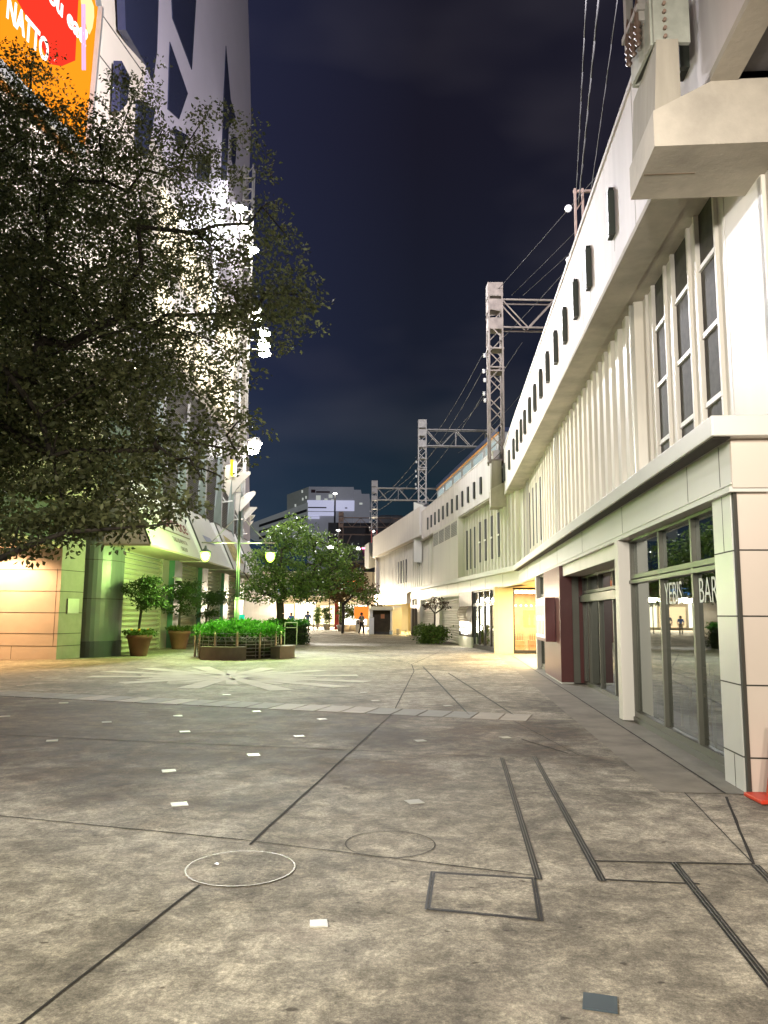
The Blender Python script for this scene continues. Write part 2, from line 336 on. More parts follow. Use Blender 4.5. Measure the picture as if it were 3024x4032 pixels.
# tile band across the plaza
e = empty('tile_band', (-2.5, 13.5, 0), 'band of square grey and pink tiles running across the plaza', 'paving band')
bt = [mat('band_tile_grey', (.30, .29, .26), .75, var=.1), mat('band_tile_pale', (.42, .37, .31), .7, var=.1)]
A, B_ = Vector((-9.8, 15.75, 0)), Vector((2.34, 12.0, 0)); d = (B_-A).normalized(); u = Vector((-d.y, d.x, 0)); nT = int((B_-A).length/.42)
ms = [MB(), MB()]
for i in range(nT):
    p = A+d*(i*.42); k = 1 if random.random() < .35 else 0
    ms[k].prism([p+d*.012-u*.38+Vector((0, 0, .001)), p+d*.408-u*.38+Vector((0, 0, .001)), p+d*.408+u*.38+Vector((0, 0, .001)), p+d*.012+u*.38+Vector((0, 0, .001))], (0, 0, .007))
o_ = ms[0].build('grey_tiles', bt[0], e); o_['label'] = 'grey square tiles'; o_ = ms[1].build('pale_tiles', bt[1], e)
# star inlay
e = empty('star_inlay', (-3.55, 18.7, 0), 'large white starburst of stone rays inlaid in the plaza', 'paving inlay')
cs = Vector((-3.55, 18.9, 0)); m = MB()
cs = Vector((-3.75, 19.2, 0))
ends = [(-4.01, 16.23), (-5.72, 17.31), (-7.04, 18.92), (-7.22, 20.63), (-6.57, 21.85), (-5.24, 22.63), (-3.26, 22.33), (-1.69, 21.6), (-.66, 19.94), (-.37, 18.12), (-.88, 16.77), (-2.03, 15.96)]
for i, (ex, ey) in enumerate(ends):
    dd = Vector((ex, ey, 0))-cs; r = dd.length; dd.normalize(); uu = Vector((-dd.y, dd.x, 0)); z = Vector((0, 0, .006+.0004*(i % 5)))
    m.quad(cs-uu*.16+z, cs+dd*r-uu*.25+z, cs+dd*(r+.05)+uu*.25+z, cs+uu*.16+z)
    dd = (Vector((*ends[(i+1) % 12], 0))-cs)*.5+dd*r*.5; r = dd.length*.66; dd.normalize(); uu = Vector((-dd.y, dd.x, 0))
    m.quad(cs+dd*.5-uu*.1+z, cs+dd*r-uu*.13+z, cs+dd*r+uu*.13+z, cs+dd*.5+uu*.1+z)
m.build('ray', mat('white_ray_stone', (.72, .71, .62), .9, var=.08, scale=3), e)
m = MB(); n = 48
pts = [cs+Vector((math.cos(2*math.pi*i/n)*(2.0+.25*math.sin(i*5)), math.sin(2*math.pi*i/n)*(2.0+.25*math.sin(i*5)), .0045)) for i in range(n)]
for a, b_ in zip(pts, pts[1:]+pts[:1]): m.quad(cs+Vector((0, 0, .0045)), a, b_)
m.build('centre_disc', mat('speckled_stone', (.60, .59, .50), .95, var=.2, scale=14), e)

# ------------------------------------------------------------------ right building: shops under the railway
B1 = empty('station_shops', F1(7.1, 0, 0), 'long cream two storey shop building under the railway with ribbed upper wall', 'building')
def fbs(name, m, parent, boxes, fr=None):
    return [fb(name, m, parent, [b], fr or F1) for b in boxes]
def fb(name, m, parent, boxes, fr=F1, bevel=0):
    mb = MB()
    for b in boxes: mb.box(*b, fr=fr)
    return mb.build(name, m, parent, bevel)
# boxes are (s0,s1,n0,n1,z0,z1) ; n>0 is towards the street
pier = fb('corner_pier', panelgreen, B1, [(7.12, 7.62, -.6, 0, .0, 2.72)], bevel=.004)
fb('panel_joint', seam, pier, [(7.11, 7.625, -.1, .0025, z, z+.012) for z in (.305, .935, 1.55, 2.15)]+[(7.34, 7.346, -.1, .0025, 0, .3), (7.34, 7.346, -.1, .0025, 2.15, 2.72)])
ew = fb('end_wall', panelpink, B1, [(7.06, 7.115, -12, -.035, 0, 2.72)])
fb('panel_joint', seam, ew, [(7.0575, 7.1, -12, -.036, z, z+.014) for z in (.305, .935, 1.55, 2.15)]+[(7.05, 7.1, -.034, -.004, 0, 2.72), (7.0575, 7.1, -1.6, -1.588, 0, 2.72)])
fb('end_wall_upper', cream, B1, [(7.0, 7.115, -12, -.40, 3.37, 5.79)])
fas = fb('fascia', panelgreen, B1, [(7.02, 29.0, -.4, .02, 2.724, 3.18)], bevel=.004)
fb('trim', panelgreen, fas, [(7.0, 29.0, -.3, .045, 2.69, 2.735), (7.0, 29., -.3, .032, 2.76, 2.775)])
fb('panel_joint', seam, fas, [(s, s+.01, 0, .023, 2.78, 3.17) for s in (7.3, 8.3, 11.5, 15, 18.5, 22, 25.5)])
fb('end_fascia', panelpink, B1, [(6.98, 7.02, -12, .02, 2.724, 3.18)])
fb('ledge', panelgreen, B1, [(6.84, 28.6, -.45, .23, 3.18, 3.37)], bevel=.01)
fb('end_ledge', panelpink, B1, [(6.835, 6.99, -12, -.451, 3.18, 3.37)])
fb('ledge_drip', seam, B1, [(6.9, 28.6, .05, .2, 3.168, 3.182)])
# upper ribbed wall
def ribwall(name, fr, s0, s1, nb, z0, z1, pitch=.58, depth=.13, m=cream2, skip=()):
    mb = MB(); prof = []; s = s0
    while s < s1-1e-6:
        e_ = min(s+pitch, s1)
        prof += [(s, nb), (s+pitch*.40, nb), (s+pitch*.46, nb+depth), (s+pitch*.86, nb+depth), (s+pitch*.92, nb)]
        s += pitch
    prof.append((s1, nb))
    prof = [(min(a, s1), b) for a, b in prof]
    for (a, na), (b, nb_) in zip(prof, prof[1:]):
        if b-a < 1e-5: continue
        mb.quad(fr(a, na, z0), fr(b, nb_, z0), fr(b, nb_, z1), fr(a, na, z1))
    return mb
ribwall('ribbed_wall', F1, 11.35, 29.2, -.42, 3.37, 6.5).build('ribbed_wall', cream2, B1)
fb('wall_core', cream, B1, [(6.99, 30, -1.0, -.46, 3.3, 6.6)])
fb('pier_upper', cream, B1, [(7.02, 7.99, -.46, -.40, 3.37, 6.5)], bevel=.01)
# near windows with deep white mullions
wf = fb('window_band', mat('bird_net_dark', (.05, .045, .038), .7, var=.25, scale=9), B1, [(8.0, 11.4, -.50, -.455, 3.37, 6.5)])
fbs('mullion', cream, wf, [(a, a+.05, -.455, -.40, 3.37, 6.5) for a in (8.0, 8.3, 8.98, 9.28, 10.0, 10.34, 11.0, 11.34)])
fbs('flat_post', cream, wf, [(8.055, 8.30, -.455, -.44, 3.37, 6.5), (9.035, 9.28, -.455, -.44, 3.37, 6.5), (10.055, 10.34, -.455, -.44, 3.37, 6.5), (11.055, 11.34, -.455, -.44, 3.37, 6.5)])
fbs('rail', white, wf, [(a, b, -.455, -.425, z, z+.06) for z in (4.0, 4.85, 5.7) for a, b in ((8.355, 8.975), (9.335, 9.995), (10.395, 10.995))])
# small slit windows further along the ribbed wall
sl = fbs('slit_window', darkslot, B1, [(s, s+.2, -.42, -.275, 3.9, 5.9) for s in (24.1, 25.2, 26.2, 27.3)])
# ground floor glazing, bay 1
def bay(name, s0, s1, n, mulls, ztr=2.03, zt=2.70, fr=F1, frame=alum, sill=.16, w=.06, parent=None, gl=glass):
    f = fb('window_frame', frame, parent, [(s0, s1, n-.06, n+.05, 0, sill*.5), (s0, s1, n-.05, n+.03, sill*.5+.002, sill), (s0, s1, n-.05, n+.05, ztr, ztr+.05), (s0, s1, n-.05, n+.03, ztr+.07, ztr+.13), (s0, s1, n-.05, n+.04, zt-.05, zt)]
      +[(q-w/2, q+w/2, n-.03, n+.03, sill, zt-.05) for q in [s0+w/2]+list(mulls)+[s1-w/2]], fr)
    mb = MB(); mb.quad(fr(s0, n-.02, sill), fr(s1, n-.02, sill), fr(s1, n-.02, zt-.04), fr(s0, n-.02, zt-.04)); mb.build('pane', gl, f); return f
bay('bay', 7.62, 11.72, -.15, [8.75, 10.1], parent=B1)
fb('white_column', cream, B1, [(11.72, 11.98, -.2, .05, .02, 2.69)], bevel=.004)
fb('recess_cheek', alum, B1, [(11.98, 12.06, -.5, -.06, 0, 2.69)])
bay('door_bay', 12.06, 18.04, -.5, [13.3, 14.7, 16.1, 17.3], ztr=1.98, zt=2.45, parent=B1, sill=.08, w=.05)
fb('recess_header', cream, B1, [(11.99, 17.94, -.55, -.02, 2.45, 2.688)])
fb('door_track', alum, B1, [(12.06, 18.0, -.5, -.4, 1.86, 2.0)])
rp = fb('red_pillar', redm, B1, [(17.95, 20.9, -.22, .06, .04, 2.69)], bevel=.003)
fb('jamb_frame', alum, B1, [(18.0, 18.2, -.38, -.222, .02, 2.69)]); fb('red_return', redm, B1, [(18.05, 20.9, -.55, -.382, .02, 2.69)])
fb('plinth', alum_l, rp, [(17.94, 20.91, -.22, .05, 0, .04)])
bay('end_bay', 20.9, 23.0, -.12, [22.2], parent=B1)
fb('end_jamb', cream, B1, [(23.0, 23.22, -4, .03, 0, 2.69)])
# menu box on the red pillar
e = empty('menu_box', F1(19.7, .06, 1.45), 'dark red framed lit menu box hanging on the dark red pillar', 'menu board')
fb('case', mat('dark_red_case', (.12, .02, .018), .3, var=0), e, [(18.75, 20.75, .062, .30, .92, 1.98)], bevel=.003)
fb('poster', mat('poster_paper', (.8, .74, .68), .4, var=.02, emit=(1, .8, .66), estr=.35), e, [(18.85, 20.65, .301, .305, 1.0, 1.9)])
txr = mat('poster_red', (.55, .05, .03), .5, var=0)
pb = []
for k in range(9):
    s = 18.95+k*.19; pb.append((s, s+.1, .306, .308, 1.52+.05*math.sin(k*2.2), 1.83-.04*math.cos(k*3)))
fb('lettering', txr, e, pb)
fb('photo_strip', mat('poster_photo', (.22, .10, .06), .4, var=.3, scale=9), e, [(18.95+.3*k, 19.15+.3*k, .306, .308, 1.08, 1.42) for k in range(6)])
# interior of shop
fb('interior_floor', mat('shop_floor', (.10, .06, .04), .5, var=.2), B1, [(7.2, 22.9, -6, -.62, .01, .03)])
fb('interior_wall', mat('shop_back_wall', (.10, .08, .06), .7, var=.25), B1, [(7.2, 22.9, -6.1, -6, .03, 2.7), (7.12, 7.2, -6, -.62, .03, 2.7), (17.9, 18.0, -6, -.6, .03, 2.7)])
fb('interior_ceiling', dark, B1, [(7.13, 23, -6, -.41, 2.705, 2.72)])
ym = mat('window_lettering', (.62, .64, .60), .5, var=.02)
n_ = -.165
text('YEBIS', 'window_lettering', ym, B1, F1(10.03, -.158, 1.70), -F1.d, (0, 0, 1), .40, .001, .80, bold=-.003)
text('BAR', 'window_lettering', ym, B1, F1(8.66, -.158, 1.70), -F1.d, (0, 0, 1), .40, .001, .84, bold=-.003)
# things inside the bar
def table(s, n, lab):
    p = F1(s, n, 0); e = empty('bar_table', p, lab, 'table'); wd = mat('dark_wood', (.16, .08, .04), .4, var=.2)
    m = MB(); m.box(p.x-.35, p.x+.35, p.y-.35, p.y+.35, .70, .74); m.build('table_top', wd, e, .004)
    for a, b in ((-1, -1), (1, -1), (1, 1), (-1, 1)):
        m = MB(); m.box(p.x+a*.3-.02, p.x+a*.3+.02, p.y+b*.3-.02, p.y+b*.3+.02, .03, .699); m.build('leg', wd, e)
table(8.5, -.75, 'dark wooden bar table behind the near window beside the corner pier')
table(10.6, -1.0, 'dark wooden bar table behind the window next to the white column')
def chair(s, n, rz, lab):
    p = F1(s, n, 0); e = empty('bar_chair', p, lab, 'chair'); wd = mat('pale_chair_wood', (.45, .38, .28), .5, var=.1)
    R = Matrix.Rotation(rz, 4, 'Z'); tr = lambda x, y, z: p+(R @ Vector((x, y, z)))
    m = MB(); m.box(-.2, .2, -.2, .2, .43, .46, fr=tr); m.build('seat', wd, e)
    m = MB(); m.box(-.2, .2, .18, .2, .62, .84, fr=tr); m.build('backrest', wd, e)
    for a, b, h in ((-1, -1, .43), (1, -1, .43), (1, 1, .9), (-1, 1, .9)):
        m = MB(); m.box(a*.19-.013, a*.19+.013, b*.19-.013, b*.19+.013, .03, h, fr=tr); m.build('leg', wd, e)
chair(9.4, -.7, 1.2, 'pale wooden chair behind the glass at the near window table')
chair(11.3, -.8, -1.6, 'pale wooden chair behind the glass at the far window table')
e = empty('menu_card', F1(8.3, -.6, .75), 'two white menu cards standing on the near bar table', 'menu card')
fb('card', white, e, [(8.22, 8.42, -.62, -.61, .9, 1.15), (8.5, 8.64, -.66, -.65, .76, .95)])

# recessed yellow corner
yel = mat('yellow_lit_wall', (.78, .66, .38), .55, var=.03)
R1 = empty('corner_shop', (5.5, 31.8, 0), 'brightly lit yellow walled corner shop in the recess past the restaurant', 'shop')
MB().box(4.55, 5.3, 31.75, 32.1, 0, 2.69).build('wall', yel, R1); MB().box(7.3, 9, 31.75, 32.1, 0, 2.69).build('wall', yel, R1)
MB().box(4.9, 10, 23.3, 31.7, 2.66, 2.70).build('ceiling', mat('yellow_soffit', (.75, .62, .36), .6, var=.02), R1)
MB().box(10, 10.1, 23.3, 31.8, 0, 2.69).build('side_wall', yel, R1)
fr_ = MB().box(5.3, 7.3, 31.78, 31.9, 0, .14).box(5.3, 5.36, 31.75, 31.9, .14, 2.6).box(5.3, 7.3, 31.77, 31.9, 2.6, 2.69).build('window_frame', black, R1)
MB().quad((5.36, 31.85, .14), (7.3, 31.85, .14), (7.3, 31.85, 2.6), (5.36, 31.85, 2.6)).build('pane', glassmat('warm_shop_glass', .10, (.85, .8, .7)), fr_)
MB().box(4.5, 9, 36, 36.1, 0, 2.69).build('back_wall', mat('orange_wall', (.55, .36, .20), .6, var=.3, scale=1.5), R1)
MB().box(4.7, 9, 31.9, 36, .0, .02).build('shop_floor', mat('orange_floor', (.3, .17, .1), .5, var=.2), R1)
MB().box(4.7, 9, 31.9, 36, 2.60, 2.68).build('shop_ceiling', mat('shop_ceiling', (.5, .35, .2), .6, var=.1), R1)
e = empty('wall_poster', (6.4, 31.74, 1.4), 'yellow poster with a row of bottles on the corner shop window', 'poster')
MB().box(5.75, 7.2, 31.70, 31.72, 1.05, 1.75).build('paper', mat('yellow_poster', (.85, .62, .08), .5, var=.05, emit=(1, .72, .1), estr=.25), e)
m = MB()
for k in range(6): x = 5.9+k*.21; m.box(x, x+.08, 31.69, 31.699, 1.15, 1.45); m.box(x+.025, x+.055, 31.69, 31.699, 1.45, 1.58)
m.build('bottle_print', mat('bottle_print', (.55, .42, .15), .5, var=0), e)
e = empty('string_lights', (6.3, 33, 2), 'row of small round lit bulbs hanging inside the corner shop', 'string lights')
for k in range(9):
    m = MB(); m.lathe((5.4+k*.22, 33, 1.95), [(0.001, -.05), (.045, -.02), (.045, .02), (.001, .05)], 8); m.build('bulb', emis('bulb_warm', (1, .78, .4), 9), e)
m = MB(); m.tube((5.3, 33, 2.02), (7.3, 33, 2.02), .008); m.build('cord', black, e)
for k, (x, y) in enumerate(((5.7, 32.8), (6.4, 33.3), (6.9, 32.7))):
    e = empty('display_crate', (x, y, 0), ('low orange display crate just inside the shop window on the left', 'orange display crate standing furthest inside the corner shop', 'orange display crate inside the shop window on the right')[k], 'crate')
    m = MB(); m.box(x-.2, x+.2, y-.2, y+.2, .02, .5); m.build('box', mat('orange_crate', (.6, .34, .14), .6, var=.2, scale=8), e, .01)
    m = MB()
    for q in range(4): m.lathe((x-.13+.09*q, y, .5), [(.03, 0), (.03, .15), (.01, .2), (.01, .27)], 8)
    m.build('bottle', mat('bottle_glass', (.3, .12, .03), .2, var=0), e)
light('recess_light', 'AREA', (6.6, 27.5, 2.62), 900, (1, .76, .40), 2.5, (6.6, 27.5, 0), sizey=6, parent=R1)
light('shop_inside_light', 'AREA', (6.4, 34, 2.55), 330, (1, .76, .48), 2., (6.4, 34, 0), sizey=2.5, parent=R1)

# ------------------------------------------------------------------ second stretch of the building (bends left)
B2 = empty('station_arcade', F2(31.7, 0, 0), 'cream shop building continuing left past the bend with shutters and slit windows', 'building')
fas = fb('fascia', panelgreen, B2, [(28.6, 57.6, -.4, .02, 2.66, 3.18)], F2)
fb('panel_joint', seam, fas, [(s, s+.02, 0, .024, 2.7, 3.17) for s in (31, 34, 37, 40, 43, 46, 49, 52, 55)], F2)
fb('ledge', panelgreen, B2, [(28.3, 57.7, -.5, .25, 3.181, 3.37)], F2, .01)
ribwall('r', F2, 29.8, 40.0, -.42, 3.37, 6.6).build('ribbed_wall', cream2, B2)
ribwall('r', F2, 47.7, 53.5, -.42, 3.37, 6.6).build('ribbed_wall', cream2, B2)
fb('wall_core', cream, B2, [(29.5, 57.6, -1.0, -.43, 3.3, 6.7)], F2)
fbs('slit_window', darkslot, B2, [(s, s+.3, -.45, -.27, 4.0, 5.9) for s in (32.6, 33.8, 35.0, 36.1)]+[(s, s+.2, -.45, -.27, 3.8, 5.8) for s in (37.3, 38.2, 39.1)], F2)
fb('slit_rail', white, B2, [(s-.02, s+.32, -.26, -.23, 4.9, 4.97) for s in (32.6, 33.8, 35.0, 36.1)], F2)
pb_ = fb('panel_box', cream, B2, [(40.0, 47.7, -.42, .02, 3.375, 6.6)], F2, .01)
for s in (40.2, 42.1, 44.0, 45.9):
    v = fb('louvre_vent', mat('vent_grey', (.30, .29, .26), .5, var=.1), pb_, [(s, s+1.6, .01, .03, 5.7, 6.45)], F2)
    fb('slat', alum_l, v, [(s+.05, s+1.55, .03, .045, 5.75+.09*k, 5.78+.09*k) for k in range(7)], F2)
fb('corner_pilaster', cream, B2, [(31.75, 32.5, -.3, .01, 0, 2.655)], F2)
bay('dark_bay', 32.5, 36.9, -.1, [33.6, 34.7, 35.8], ztr=1.95, zt=2.65, fr=F2, frame=black, sill=.2, w=.12, parent=B2)
fb('interior_back_wall', mat('shop_back_wall2', (.12, .08, .05), .7, var=.3), B2, [(32.5, 36.9, -4.2, -4, 0, 2.66)], F2)
dp = fb('stone_panel', mat('dark_stone_panel', (.06, .045, .038), .4, var=.3, scale=6), B2, [(36.9, 39.9, -.3, .0, .5, 2.655)], F2)
fb('plinth', cream, B2, [(36.9, 39.9, -.3, .02, 0, .5)], F2)
rollm = mat('roller_shutter', (.52, .49, .42), .4, metal=.2, var=.06)
def shutter(fr, s0, s1, n, z0, z1, parent, m=rollm, pitch=.13, dp=.03):
    mb = MB(); z = z0
    while z < z1-.001:
        t = min(z+pitch, z1); a, b = z, z+(t-z)*.72
        mb.quad(fr(s0, n, a), fr(s1, n, a), fr(s1, n+dp, (a+b)/2), fr(s0, n+dp, (a+b)/2)); mb.quad(fr(s0, n+dp, (a+b)/2), fr(s1, n+dp, (a+b)/2), fr(s1, n, b), fr(s0, n, b)); mb.quad(fr(s0, n-dp*.8, b), fr(s1, n-dp*.8, b), fr(s1, n-dp*.8, t), fr(s0, n-dp*.8, t)); mb.quad(fr(s0, n, b), fr(s1, n, b), fr(s1, n-dp*.8, b), fr(s0, n-dp*.8, b))
        z = t
    return mb.build('roller_shutter', m, parent)
shutter(F2, 39.9, 45.6, -.15, .02, 2.5, B2); shutter(F2, 47.3, 53, -.15, .02, 2.5, B2)
fb('shutter_head', cream, B2, [(39.9, 53, -.3, .0, 2.5, 2.655)], F2)
fbs('pilaster', cream, B2, [(45.6, 47.3, -.3, .01, 0, 2.499), (53, 54.2, -.3, .01, 0, 2.655)], F2)
fb('entrance_frame', mat('dark_bronze', (.05, .045, .04), .4, metal=.4, var=.1), B2, [(54.2, 54.5, -.3, .0, 0, 2.655), (55.6, 55.8, -.3, 0, 0, 2.655), (57, 57.3, -.3, 0, 0, 2.655), (54.5, 57, -.3, -.02, 2.0, 2.2)], F2)
fb('entrance_glow', mat('entrance_inner', (.6, .5, .35), .5, var=.3, scale=2, emit=(1, .75, .45), estr=.5), B2, [(54.3, 57.2, -.6, -.5, 0, 2.6)], F2)
fb('end_jamb', cream, B2, [(57.3, 57.6, -.3, .03, 0, 2.655)], F2)
# crest light on the dark panel: curved metal ribs over lit rods
e = empty('wall_light', F2(38.4, .02, 1.4), 'decorative wall light of curved metal ribs glowing white on the dark stone panel', 'wall light')
for k in range(10):
    m = MB(); s = 37.35+k*.22; pp = [F2(s+.10*math.sin(t*1.3), .05+.16*math.sin(t*math.pi), 1.95-.75*t) for t in [i/6 for i in range(7)]]; m.path(pp, .018); m.build('rib', mat('curved_rib', (.4, .34, .28), .4, metal=.5, var=.1), e)
gl_ = emis('cool_rod', (1, .96, .82), 5)
for (z0, z1, s0, s1) in ((.98, 1.2, 37.2, 39.4), (.75, .88, 37.3, 39.3), (.62, .72, 37.6, 39.0)):
    fb('lit_rod', gl_, e, [(s0+.1*q, s0+.1*q+.06, .05, .1, z0, z1) for q in range(int((s1-s0)/.1))], F2)
light('bar_fill_light', 'AREA', F1(10, -3, 2.6), 26, (1, .75, .5), 2, F1(10, -3, 0), parent=B1)  # unseen fill light added so the bar furniture shows faintly
light('wall_light_lamp', 'POINT', F2(38.4, .4, .9), 25, (1, .9, .7), .2, parent=e)

# third stretch with open yellow passage
B3 = empty('station_arcade_end', F3(64, 0, 0), 'far end of the cream shop building beyond the tall white box', 'building')
ribwall('r', F3, 53.6, 74, -.42, 3.37, 6.9, pitch=.7).build('ribbed_wall', cream2, B3)
fb('wall_core', cream, B3, [(53.6, 74, -1.0, -.43, 3.3, 6.95)], F3)
fb('ledge', cream, B3, [(57.5, 74, -.45, .1, 3.1, 3.36)], F3)
fb('fascia', cream, B3, [(58.5, 74.5, -.4, 0, 2.35, 3.1)], F3)
fb('end_wall', cream, B3, [(74, 74.3, -8, -.0, 0, 6.9)], F3)
fb('passage_wall', yel, B3, [(57, 74, -3.4, -3.2, 0, 3.2)], F3)
fb('passage_ceiling', yel, B3, [(57.7, 74, -3.2, -.0, 3.105, 3.12)], F3)
fb('door_slit', darkslot, B3, [(60+1.1*k, 60.25+1.1*k, -.5, -.25, 4, 5.8) for k in range(4)], F3)
light('passage_light', 'AREA', F3(65, -1.6, 3.05), 900, (1, .78, .38), 2, F3(65, -1.6, 0), sizey=10, parent=B3)

# ------------------------------------------------------------------ viaduct
V = empty('railway_viaduct', (3.4, 12, 6.5), 'elevated railway viaduct with pale parapet pierced by dark vertical slots', 'viaduct')
FP = Fr(2.45, .08)
fb('parapet', parapet_m, V, [(-8, 31.6, -.22, 0, 6.5, 8.42)], FP)
fb('parapet', parapet_m, V, [(32.3, 52.4, -.22, .02, 6.6, 8.45)], F2)
p3 = fb('parapet', mat('parapet_light', (.68, .64, .60), .6, var=.06, streak=True), V, [(52.6, 74.3, -.25, .25, 6.9, 8.9)], F3)
fb('parapet_cap', parapet_m, V, [(-8, 31.6, -.25, .025, 8.42, 8.5)], FP); fb('parapet_cap', parapet_m, V, [(32.3, 52.4, -.25, .04, 8.45, 8.52)], F2)
fb('edge_beam', concrete, V, [(-8, 6.5, -.24, .012, 6.42, 6.498)], FP); fb('edge_beam', concrete, V, [(7.42, 31.6, -.42, .012, 6.42, 6.498)], FP)
fb('soffit', concrete, V, [(7.4, 31.6, -1.0, -.421, 6.44, 6.5)], FP); fb('soffit', concrete, V, [(32.3, 53.4, -1.0, -.02, 6.53, 6.598)], F2)
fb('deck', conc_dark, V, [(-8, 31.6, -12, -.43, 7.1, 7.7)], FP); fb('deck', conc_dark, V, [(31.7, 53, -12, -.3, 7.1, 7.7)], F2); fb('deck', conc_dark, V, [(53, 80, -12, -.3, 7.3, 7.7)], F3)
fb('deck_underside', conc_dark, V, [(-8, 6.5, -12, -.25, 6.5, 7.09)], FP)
slots_near = [2497, 2427, 2322, 2267, 2221, 2183, 2149, 2121, 2097, 2076, 2056, 2041, 2025, 2011, 1993, 1967]
ys = [onx(x, 1600, 2.45, .077).y for x in slots_near]
ys = [10.0-1.45, 10.55]+[y*.985 for y in ys[2:]]
for y in [7.16]+ys:
    if y > 31.2: y = 31.1
    o = fb('drain_slot', darkslot, V, [(y-.06, y+.10, -.05, .07, 6.98, 7.72)], FP)
    fb('slot_hood', mat('slot_hood', (.05, .06, .05), .4, var=0), o, [(y-.12, y-.062, -.03, .095, 6.98, 7.64)], FP)
for k in range(12): 
    y = 34.6+1.36*k
    fb('drain_slot', darkslot, V, [(y-.12, y+.12, -.05, .09, 6.98, 7.75)], F2)
for y in (9.3, 13.05, 17.6, 22.6, 27.6): fb('parapet_joint', mat('joint_line', (.36, .33, .30), .8, var=.1), V, [(y, y+.015, -.01, .0025, 6.5, 8.42)], FP)
for y in (37.2, 42.4, 47.8): fb('parapet_joint', MATS['joint_line'], V, [(y, y+.02, -.01, .0225, 6.6, 8.45)], F2)
for y, h0 in ((11.62, 3.38), (20.4, 3.38), (27.9, 3.38)): fb('downpipe', alum_l, B1, [(y, y+.07, -.42, -.22, h0, 6.4)], F1, .02)
dm = mat('drip_stain', (.47, .43, .40), .7, var=.12, scale=6, streak=True)
for y in ys[1:]:
    for q_ in range(2):
        w_ = random.uniform(.015, .05); y_ = y+random.uniform(-.06, .08); fb('drip_stain', dm, V, [(y_, y_+w_, -.01, .0015, 6.98-random.uniform(.12, .42), 6.979)], FP)
# brackets (pier heads)
def bracket(fr, s0, s1, nf, zb, zt, zs, long=True, th=.4):
    b = MB(); b.box(s0, s1, -9 if long else -.8, nf-.55, zb, zt+.28, fr=fr)
    b.hexa([fr(s0, nf, zb), fr(s1, nf, zb), fr(s0, nf-.55, zb), fr(s1, nf-.55, zb), fr(s0, nf, zt), fr(s1, nf, zt), fr(s0, nf-.55, zt+.28), fr(s1, nf-.55, zt+.28)])
    h = b.build('pier_head', concrete, V)
    b = MB(); b.hexa([fr(s0+.02, nf-.02, zt-.01), fr(s1-.02, nf-.02, zt-.01), fr(s0+.02, nf-.06-th, zt+.01), fr(s1-.02, nf-.06-th, zt+.01), fr(s0+.02, nf-.06, zs), fr(s1-.02, nf-.06, zs), fr(s0+.02, nf-.06-th, zs), fr(s1-.02, nf-.06-th, zs)])
    b.build('mast_stub', mat('weathered_concrete', (.36, .33, .27), .8, var=.2, scale=2, bump=.4, streak=True), h)
    b = MB(); b.box((s0+s1)/2-.004, (s0+s1)/2+.012, nf-.5, nf-.02, zb-.003, zb+.01, fr=fr); b.build('crack', mat('crack_stain', (.2, .15, .1), .8, var=.2), h)
    return h
bracket(FP, 6.5, 7.42, .53, 5.80, 6.15, 6.88, th=.2)
bracket(FP, 31.7, 32.8, .55, 6.02, 6.75, 7.95)
fb('support_pier', concrete, V, [(6.85, 6.999, -1.6, -.64, 3.372, 5.79)], FP)
# tall white box + smaller box on the parapet line
e = empty('tall_cabinet', F2(52.5, .6, 7), 'tall white box hung on the viaduct below the second gantry', 'cabinet')
MB().hexa([at(1629, 2213, 55), at(1660, 2216, 54), at(1633, 2205, 58), at(1688, 2205, 58), at(1629, 1977, 55), at(1668, 1990, 54), at(1634, 1977, 58), at(1688, 1980, 58)]).build('box', white, e)
MB().bar(at(1688, 2000, 57), at(1662, 2070, 54), .06).bar(at(1662, 2070, 54), at(1695, 2085, 57), .06).bar(at(1645, 2216, 55), at(1700, 2222, 56), .06).bar(at(1700, 2222, 56), at(1700, 2160, 56), .06).build('brace', steel, e)
MB().box(3.1, 3.9, 54.5, 55.3, 5.6, 6.6).build('tank', steel, e)
e = empty('tall_cabinet', at(1456, 2237, 79), 'smaller far white box hung on the viaduct below the red and white gantry', 'cabinet')
MB().hexa([at(1436, 2237, 78), at(1452, 2240, 77), at(1440, 2233, 81), at(1477, 2233, 81), at(1436, 2148, 78), at(1452, 2136, 77), at(1440, 2148, 81), at(1477, 2140, 81)]).build('box', white, e)

# train on the viaduct, seen over the parapet
e = empty('train', (4, 45, 7.8), 'train standing on the viaduct, dark blue roof edge and orange stripe above parapet', 'train')
fb('body', mat('train_side', (.5, .5, .48), .35, metal=.4, var=.05), e, [(35, 51.5, -3.6, -.9, 7.8, 10.0)], F2)
fb('roof', mat('train_blue', (.02, .035, .09), .4, var=0), e, [(34.9, 51.6, -3.7, -.85, 10.0, 10.2)], F2)
fb('stripe', mat('train_orange', (.6, .25, .04), .4, var=0, emit=(1, .45, .1), estr=.08), e, [(34.9, 51.6, -.899, -.86, 9.88, 9.96)], F2)  # stripe paint is given a faint glow of its own
for k in range(6): fb('window', mat('train_window', (.1, .12, .12), .2, var=0, emit=(.75, .9, .85), estr=.25), e, [(35.5+2.7*k, 37.5+2.7*k, -.9, -.88, 8.9, 9.7)], F2)

